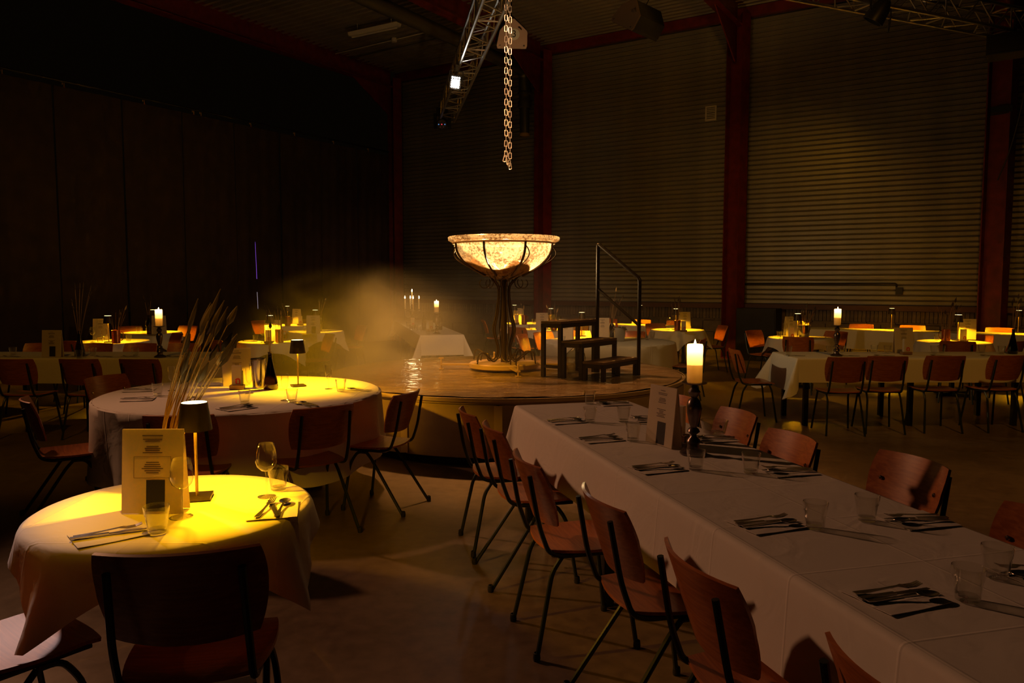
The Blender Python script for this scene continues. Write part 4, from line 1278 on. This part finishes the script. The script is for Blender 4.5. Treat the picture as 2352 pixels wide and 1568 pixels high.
def menu_kit(kind):
    K = Kit(); H_, W_ = .297, .215
    fr = K.add('front_panel', MB().box((0, -.002, H_ / 2), (W_, .004, H_), rx=.0).mesh('panel', M_paper, flat=True), rot=(-.10, 0, 0), loc=(0, -.030, 0))
    K.add('back_panel', MB().box((0, .002, H_ / 2), (W_, .004, H_)).mesh('panel', M_paper, flat=True), rot=(.10, 0, 0), loc=(0, .030, 0))
    mb = MB(); rnd = random.Random(kind)
    zs = [.275, .262, .255, .236, .229, .222, .214] + ([.180, .172, .165, .158, .150, .143] if kind < 2 else [.19, .18, .17, .16])
    for z in zs:
        w_ = .03 + .05 * rnd.random(); mb.box((.0, -.0045, z), (w_, .0006, .0030))
    K.add('printed_text', mb.mesh('print', M_ink, flat=True), fr)
    if kind != 2:
        K.add('dark_printed_panel', MB().box((.012, -.0046, .062), (.066, .0008, .112)).mesh('print', M_inkd, flat=True), fr)
    if kind == 0:
        mb = MB()
        for c, d in (((0, -.0046, .20), (.13, .0006, .0012)), ((0, -.0046, .125), (.13, .0006, .0012)), ((-.065, -.0046, .163), (.0012, .0006, .075)), ((.065, -.0046, .163), (.0012, .0006, .075))): mb.box(c, d)
        K.add('printed_frame', mb.mesh('print', M_ink, flat=True), fr)
    return K


MENU = [menu_kit(0), menu_kit(1), menu_kit(2)]


def menu(key, px, py, rz, kind=1, note='standing cream menu card'):
    p = P(px, py, ZT) if not isinstance(px, Vector) else px
    MENU[kind].place('menu_card', f'{note} on {TP[key]}', 'menu', p, rz, 'standing menu cards')


# ---- candles
PIL, TAP = Kit(), Kit()
PIL.add('wax_body', MB().lathe([(0, 0), (.035, 0), (.036, .01), (.0375, .170), (.036, .178), (.033, .181), (.031, .180)], 32).mesh('wax', M_wax))
PIL.add('wax_pool', MB().lathe([(0, .085), (.0355, .085)], 24).mesh('pool', M_wax))
PIL.add('wick', MB().tube([(0, 0, .085), (.001, 0, .168)], .0015, 6).mesh('wick', M_wick))
PIL.add('flame', MB().lathe([(0, 0), (.005, .006), (.0065, .014), (.004, .026), (0, .038)], 12).mesh('flame', M_flame), loc=(0, 0, .166))
TAP.add('wax_body', MB().lathe([(0, 0), (.011, 0), (.009, .20), (.006, .212), (0, .213)], 14).mesh('wax', M_wax))
TAP.add('wick', MB().tube([(0, 0, .21), (0, 0, .222)], .0012, 6).mesh('wick', M_wick))
TAP.add('flame', MB().lathe([(0, 0), (.008, .010), (.009, .022), (.005, .042), (0, .058)], 12).mesh('flame', M_flame), loc=(0, 0, .216))


def stick_kit(h, m_):
    K = Kit(); s_ = h / .345
    pr = [(0, 0), (.062, 0), (.064, .008), (.050, .018), (.030, .028), (.026, .045), (.034, .060), (.030, .072), (.016, .085), (.014, .095), (.030, .108), (.026, .120), (.015, .130),
          (.022, .150), (.033, .200), (.036, .230), (.028, .258), (.014, .272), (.024, .285), (.030, .300), (.018, .318), (.012, .328)]
    K.add('turned_stem', MB().lathe([(r * (.9 if s_ < 1 else 1), z * s_) for r, z in pr], 24).mesh('stem', m_))
    K.add('drip_plate', MB().lathe([(.010, .326 * s_), (.030, .332 * s_), (.058, .340 * s_), (.060, .345 * s_), (.040, .343 * s_), (0, .343 * s_)], 28).mesh('plate', m_))
    return K


STK = stick_kit(.345, M_pewter)


def pillar(key, px, py, light=1.0):
    p = P(px, py, ZT)
    STK.place('candlestick', f'turned dark pewter candlestick on {TP[key]}', 'candlestick', p, 0, 'pewter candlesticks')
    r = PIL.place('pillar_candle', f'burning pillar candle on {TP[key]}', 'candle', p + V(0, 0, .346), 0, 'burning pillar candles')
    l = bpy.data.lights.new('flame_light', 'POINT'); l.energy = CANDLE_W * light; l.color = (1, .66, .26); l.shadow_soft_size = .012
    obj('flame_light', l, r, (0, 0, .168))


pillar('C', 1592, 1042); pillar('F', 368, 820); pillar('Q', 1921, 817); pillar('E', 1003, 766)


# ---- vessels and dried stems
CANK = Kit()
prc = [(0, .0), (.052, .0)]
for k in range(9):
    z = .008 + k * .018; prc += [(.054, z), (.056, z + .006), (.054, z + .012)]
prc += [(.054, .172), (.057, .174), (.057, .178), (.052, .178), (.050, .02), (0, .02)]
CANK.add('can_body', MB().lathe(prc, 28).mesh('can', M_copper))
CANK.add('handle', MB().tube(catmull([(.055, 0, .15), (.085, 0, .145), (.092, 0, .10), (.080, 0, .05), (.055, 0, .035)]), .005, 6).mesh('handle', M_copper))
BUK = Kit()
BUK.add('pail', MB().lathe([(0, .0), (.066, .0), (.070, .006), (.088, .19), (.094, .192), (.094, .20), (.086, .20), (.068, .012), (0, .010)], 36).mesh('pail', M_steel))
for sx in (-1, 1):
    i_ = BUK.add('handle_lug', MB().box((sx * .092, 0, .165), (.012, .02, .03)).mesh('lug', M_steel, flat=True))
    BUK.add('ring_handle', MB().tube([(sx * .102, .02 * math.cos(a * pi / 6), .145 + .022 * math.sin(a * pi / 6)) for a in range(12)], .003, 6, closed=True).mesh('ring', M_steel), i_)
BOT = Kit()
BOT.add('glass_body', MB().lathe([(0, .0), (.034, .0), (.038, .006), (.038, .17), (.034, .20), (.018, .235), (.0145, .25), (.0145, .295), (.016, .297), (.016, .305), (.013, .306)], 28).mesh('bottle', M_dglass))
BOT.add('paper_label', MB().lathe([(.0386, .05), (.0386, .13)], 24, a0=-2.4, a1=-.6).mesh('label', M_inkd))
DEC = Kit()
DEC.add('glass_body', MB().lathe([(0, .0), (.052, .0), (.056, .008), (.054, .05), (.040, .12), (.026, .18), (.016, .23), (.014, .27), (.018, .285), (.016, .286)], 32).mesh('bottle', M_dglass))
JAR = MB().lathe([(0, .0), (.040, .0), (.044, .006), (.044, .15), (.040, .16), (.041, .175), (.038, .175), (.040, .15), (.040, .012), (0, .010)], 24).mesh('jar', M_dglass)


def bunch(loc, n, h, spread, lean, seed, label, heads='mix', base_r=.02, hs=1.0):
    rnd = random.Random(seed)
    r = tag(obj('dried_stem_bunch', None, loc=loc), label, 'dried flowers', 'bunches of dried stems')
    for k in range(n):
        a = rnd.random() * 2 * pi; sp = spread * (.3 + .7 * rnd.random()); L = h * (.62 + .38 * rnd.random())
        b = Vector((base_r * math.cos(a) * rnd.random(), base_r * math.sin(a) * rnd.random(), .0))
        tip = b + Vector(lean) * (L / h) + Vector((sp * math.cos(a), sp * .6 * math.sin(a), L))
        mid = (b + tip) / 2 + Vector((0, 0, .05 * h)) - Vector(lean) * .06
        path = catmull([b, mid, tip], 4)
        s_ = obj('stem', MB().tube(path, [.0026] * (len(path) - 1) + [.0016], 5).mesh('stem', M_stem), r)
        d = (path[-1] - path[-2]).normalized()
        hl = (.035 + .045 * rnd.random()) * hs; hw = (.007 + .006 * rnd.random()) * min(hs, 1.3)
        if heads == 'none' or (heads == 'mix' and rnd.random() < .25): continue
        q0 = path[-1]
        ms = M_pale if rnd.random() < .18 else M_head
        obj('seed_head', MB().tube([q0 - d * .004, q0 + d * hl * .25, q0 + d * hl * .55, q0 + d * hl], [.002, hw, hw * .85, .002], 7).mesh('head', ms), s_)
    return r


def vessel(kit, name, key, px, py, label, cat, rz=0, group=None):
    p = P(px, py, ZT); kit.place(name, f'{label} on {TP[key]}', cat, p, rz, group); return p


# ---- table A
menu('A', 359, 1172, .02, 0, 'tall cream menu card with framed print')
wine('A', ((420, 1186), (613, 1140))); tumblers('A', ((361, 1222), (640, 1124)))
setting('A', 250, 1228, -1.02, 'fk', True); setting('A', 628, 1172, .10, 'fks', True, side='x')
p = P(372, 1130, ZT)
tag(obj('glass_jar', JAR, loc=p), f'brown glass jar holding tall stems on {TP["A"]}', 'jar')
bunch(p + V(0, 0, .02), 22, .66, .085, (.22, .02, 0), 5, 'tall leaning bunch of dried seed heads in the brown jar', 'all', .03, hs=1.75)
# ---- table B
p = P(594, 890, ZT); BUK.place('wine_cooler', f'tall slim steel wine cooler on {TP["B"]}', 'bucket', p, .3, 'steel wine coolers', scale=(.62, .62, 1.15))
p = vessel(DEC, 'bottle', 'B', 622, 893, 'dark bulbous glass bottle', 'bottle')
bunch(p + V(0, 0, .12), 2, .52, .02, (.0, 0, 0), 8, 'two single dried stems in the dark bulbous bottle', 'all', .004)
menu('B', 545, 884, .45, 1); logo_box('B', 545, 893, .15)
flutes('B', ((755, 893), (655, 919), (573, 903), (395, 897), (441, 912))); tumblers('B', ((783, 898), (671, 923), (562, 926), (362, 908)))
setting('B', 822, 896, 1.2, 'kfs', False); setting('B', 702, 929, .9, 'fks', False); setting('B', 543, 937, -.85, 'fks', True); setting('B', 317, 917, -1.45, 'fk', True); setting('B', 320, 896, -1.5, 'fk', True)
tag(obj('napkin', NAPKIN, loc=P(480, 882, ZT), rz=.4), f'napkin lying alone by the menu on {TP["B"]}', 'napkin')
# ---- table C
menu('C', 1524, 1020, -1.12, 1); logo_box('C', 1556, 1010, -.6)
tumblers('C', ((1355, 969), (1432, 968), (1354, 927), (1454, 1012), (1598, 1078), (1724, 1086), (1872, 1212), (1990, 1195), (2222, 1378), (2288, 1325)), where=[f'long stage table, {order[k]} place from the stage, {sd_} side' for k, sd_ in ((0, 'chair-row'), (1, 'wall'), (0, 'wall'), (1, 'chair-row'), (2, 'chair-row'), (3, 'wall'), (3, 'chair-row'), (4, 'wall'), (4, 'chair-row'), (5, 'wall'))])
for px, py in ((1298, 967), (1376, 1008), (1506, 1075), (1757, 1203), (2055, 1370)):
    iC = (1298, 1376, 1506, 1757, 2055).index(px); setting('C', px, py, -1.35, 'fks', True, where=f'the long stage table, {order[iC]} place from the stage, chair-row side')
for px, py in ((1408, 927), (1490, 962), (1640, 1008), (1808, 1082), (2105, 1195), (2385, 1318)):
    iC = (1408, 1490, 1640, 1808, 2105, 2385).index(px); setting('C', px, py, 1.68, 'skf', True, where=f'the long stage table, {order[iC]} place from the stage, wall side')
p = P(1640, 997, ZT); tag(obj('glass_bowl', MB().lathe([(0, .0), (.045, .0), (.06, .01), (.075, .075), (.073, .078), (.057, .014), (0, .008)], 28).mesh('bowl', M_glass), loc=p), 'wide ribbed glass bowl at the edge of the long table by the candlestick', 'bowl')
# ---- table F
menu('F', 122, 819, 0, 1); tumblers('F', ((30, 815), (213, 816), (311, 816), (424, 815), (182, 822)))
p = P(184, 818, ZT); DEC.place('bottle', f'dark glass bottle with long twigs on {TP["F"]}', 'bottle', p)
bunch(p + V(0, 0, .14), 7, .62, .16, (.04, 0, 0), 21, 'sparse dark twigs with small heads in the drape-side bottle', 'all', .004)
for i, px in enumerate((402, 300, 238, 165, 25)): setting('F', px, 819, 1.45, 'kf', False, where=f'the drape-side long table, {order[i]} place from its open end')
# ---- table G, H, I, J, K
menu('G', 233, 778, .1, 2); wine('G', ((213, 785), (240, 789))); tumblers('G', ((296, 783), (230, 789)))
p = vessel(CANK, 'copper_can', 'G', 267, 788, 'ribbed copper can', 'can', .4, 'ribbed copper cans'); bunch(p + V(0, 0, .03), 12, .46, .14, (.0, 0, 0), 31, f'dried stems in the copper can on {TP["G"]}')
setting('G', 205, 787, 1.4, 'fk', False)
menu('H', 366, 767, .05, 2); wine('H', ((340, 765),)); tumblers('H', ((318, 763), (331, 765)))
p = vessel(BOT, 'bottle', 'H', 343, 767, 'slim brown glass bottle', 'bottle', 0, 'slim brown bottles'); bunch(p + V(0, 0, .22), 4, .36, .08, (0, 0, 0), 33, f'few dried stems in the slim bottle on {TP["H"]}', 'all', .004)
menu('I', 627, 783, .2, 2); logo_box('I', 617, 788); wine('I', ((604, 786),)); tumblers('I', ((587, 784),))
p = vessel(CANK, 'copper_can', 'I', 642, 786, 'ribbed copper can', 'can', .4, 'ribbed copper cans'); bunch(p + V(0, 0, .03), 13, .46, .13, (-.05, 0, 0), 35, f'dried stems in the copper can on {TP["I"]}')
setting('I', 573, 784, 1.4, 'fk', False)
menu('J', 720, 766, 0, 1); tumblers('J', ((701, 760),)); p = vessel(BOT, 'bottle', 'J', 735, 761, 'slim brown glass bottle', 'bottle', 0, 'slim brown bottles')
bunch(p + V(0, 0, .20), 5, .34, .09, (.03, 0, 0), 37, f'few dried stems in the slim bottle on {TP["J"]}', 'all', .004)
menu('K', 682, 743, -.5, 2); logo_box('K', 690, 747); p = vessel(CANK, 'copper_can', 'K', 661, 748, 'ribbed copper can', 'can', .4, 'ribbed copper cans')
bunch(p + V(0, 0, .03), 6, .42, .10, (-.06, 0, 0), 38, f'dried stems in the copper can on {TP["K"]}')
# ---- table E
p = P(947, 748, ZT)
CDL = Kit()
CDL.add('stem', MB().lathe([(0, 0), (.075, 0), (.07, .012), (.03, .03), (.018, .06), (.028, .10), (.016, .15), (.014, .28), (.024, .31), (.016, .34), (.016, .40), (.03, .42), (.028, .43), (0, .43)], 24).mesh('stem', M_steel))
spots = []
for k, a in enumerate((0.15, 1.75, 3.2, 4.8)):
    ca, sa = math.cos(a), math.sin(a)
    CDL.add('arm', MB().tube(catmull([(0, 0, .24), (.06 * ca, .06 * sa, .17), (.12 * ca, .12 * sa, .20), (.135 * ca, .135 * sa, .29)]), .006, 6).mesh('arm', M_steel))
    CDL.add('candle_cup', MB().lathe([(.006, .28), (.026, .295), (.027, .30), (.012, .30), (.013, .32)], 16, c=(.135 * ca, .135 * sa, 0)).mesh('cup', M_steel))
    spots.append(V(.135 * ca, .135 * sa, .302))
spots.append(V(0, 0, .432))
CDL.place('candelabra', 'branched silver candelabra with five burning tapers behind the stage', 'candelabra', p, .2)
for s_ in spots:
    TAP.place('taper_candle', 'slender ivory taper burning on the silver candelabra', 'candle', p + Matrix.Rotation(.2, 3, 'Z') @ s_, 0, 'tapers on the candelabra')
l = bpy.data.lights.new('flame_light', 'POINT'); l.energy = 4.0; l.color = (1, .68, .30); l.shadow_soft_size = .08
# the tapers' common light sits at the middle flame
obj('flame_light', l, bpy.data.objects['taper_candle.004'], (0, 0, .25))
logo_box('E', 948, 752, 0); BOXK.place('emblem_card_stand', f'card stand next to the pillar candle on {TP["E"]}', 'card stand', P(990, 760, ZT), 0, 'red emblem card stands')
for px, py in ((974, 757), (1011, 757)): BOT.place('bottle', f'slim dark bottle on {TP["E"]}', 'bottle', P(px, py, ZT), 0, 'slim brown bottles')
tumblers('E', ((938, 750), (955, 757), (962, 760), (965, 750), (945, 757), (984, 768)), 'small faceted glass tumbler on')
# ---- tables L, S, M, N, O
menu('L', 1191, 740, -.2, 2); logo_box('L', 1187, 744); p = vessel(CANK, 'copper_can', 'L', 1204, 744, 'ribbed copper can', 'can', .4, 'ribbed copper cans'); tumblers('L', ((1170, 744), (1226, 742)))
bunch(p + V(0, 0, .03), 5, .40, .06, (0, 0, 0), 41, f'dried stems in the copper can on {TP["L"]}')
menu('S', 1245, 757, .1, 2); tumblers('S', ((1219, 757), (1300, 755))); p = vessel(CANK, 'copper_can', 'S', 1272, 758, 'ribbed copper can', 'can', .4, 'ribbed copper cans')
bunch(p + V(0, 0, .03), 8, .42, .10, (-.04, 0, 0), 43, f'dried stems in the copper can on {TP["S"]}')
p = P(1423, 783, ZT); BUK.place('wine_cooler', 'wide steel wine cooler holding a foil-topped bottle behind the steps', 'bucket', p, .1, 'steel wine coolers')
FBK = Kit(); FBK.add('glass_body', MB().lathe([(0, 0), (.032, 0), (.036, .006), (.036, .12), (.030, .15), (.015, .18), (.014, .19)], 20).mesh('bottle', M_dglass)); FBK.add('foil', MB().lathe([(.0155, .175), (.0155, .25), (.017, .252), (.017, .262), (0, .263)], 16).mesh('foil', M_foil), label='orange foil')
FBK.place('sparkling_wine_bottle', 'sparkling wine bottle with orange foil leaning in the steel cooler', 'bottle', p + V(-.01, 0, .02), rot=(0, -.16, 0))
p2 = P(1405, 779, ZT); BOT.place('bottle', f'slim dark bottle with long stems on {TP["M"]}', 'bottle', p2); bunch(p2 + V(0, 0, .2), 6, .52, .12, (.05, 0, 0), 45, 'sparse long stems in the slim bottle behind the steps', 'all', .004)
menu('M', 1300, 780, -.4, 2); menu('M', 1383, 775, .1, 2, 'white menu card by the handrail post')
tumblers('M', ((1292, 787), (1498, 776), (1304, 779))); flutes('M', ((1313, 776), (1475, 777), (1487, 780), (1322, 782))); setting('M', 1507, 779, 1.1, 'fk', False)
menu('O', 1572, 754, .25, 2); logo_box('O', 1570, 762); wine('O', ((1535, 757),)); p = vessel(CANK, 'copper_can', 'O', 1556, 759, 'ribbed copper can', 'can', .4, 'ribbed copper cans')
bunch(p + V(0, 0, .03), 10, .52, .10, (0, 0, 0), 47, f'dried stems in the copper can on {TP["O"]}', 'all')
setting('O', 1525, 757, 1.4, 'fk', False)
# ---- tables T, R
menu('T', 1815, 770, .35, 2); logo_box('T', 1817, 780, .1); wine('T', ((1802, 773),)); tumblers('T', ((1790, 774), (1796, 777)))
p = P(1846, 777, ZT); BUK.place('wine_cooler', 'steel bucket full of dried stems near the black cabinet', 'bucket', p, .3, 'steel wine coolers'); bunch(p + V(0, 0, .06), 14, .40, .16, (0, 0, 0), 49, 'short dried stems spreading from the steel bucket', 'mix', .05)
p = vessel(CANK, 'copper_can', 'R', 2172, 785, 'ribbed copper can', 'can', 3.0, 'ribbed copper cans'); bunch(p + V(0, 0, .03), 10, .52, .20, (.03, 0, 0), 51, f'dried stems in the copper can on {TP["R"]}')
menu('R', 2221, 779, -.35, 2); logo_box('R', 2212, 786, -.1); tumblers('R', ((2152, 782),))
# ---- table Q
menu('Q', 2073, 810, 0, 2); logo_box('Q', 2081, 814); tumblers('Q', ((1811, 812), (1906, 812), (1935, 810), (2008, 810), (2038, 811), (2145, 811), (2163, 810), (2255, 810), (2300, 812)), where=[f'wall-parallel long table, {o_} from its open end' for o_ in ('first', 'second', 'third', 'fourth', 'fifth', 'sixth', 'seventh', 'eighth', 'ninth')])
p = P(2325, 812, ZT); DEC.place('bottle', f'dark glass bottle with seed heads on {TP["Q"]}', 'bottle', p); bunch(p + V(0, 0, .2), 6, .50, .08, (.03, 0, 0), 53, 'dark seed heads in the bottle on the wall-parallel long table', 'all', .004)
for i, px in enumerate((1825, 1950, 2030, 2160, 2275)): setting('Q', px, 817, 1.4, 'ks', False, where=f'the wall-parallel long table, {order[i]} place from its open end')

# ================================================================= SMOKE AND HAZE
def blob():
    return MB().lathe([(math.cos(-pi / 2 + pi * j / 10) if 0 < j < 10 else .001, math.sin(-pi / 2 + pi * j / 10)) for j in range(11)], 24)


sm = obj('smoke_cloud', blob().mesh('smoke', volume_mat('smoke', 2.0, 1.6, .37, .74, aniso=.2)), loc=(-1.48, 7.5, .97), scale=(1.35, 1.1, .85))
tag(sm, 'yellow cloud of stage smoke drifting beside the round stage', 'smoke', kind='stuff')
hz = obj('stage_haze', blob().mesh('haze', volume_mat('haze', .075, 1.2, .20, .75, aniso=.2)), loc=(-.6, 10.6, .75), scale=(4.2, 5.0, 1.25))
tag(hz, 'thin brown haze hanging low around the stage and tables', 'haze', kind='stuff')
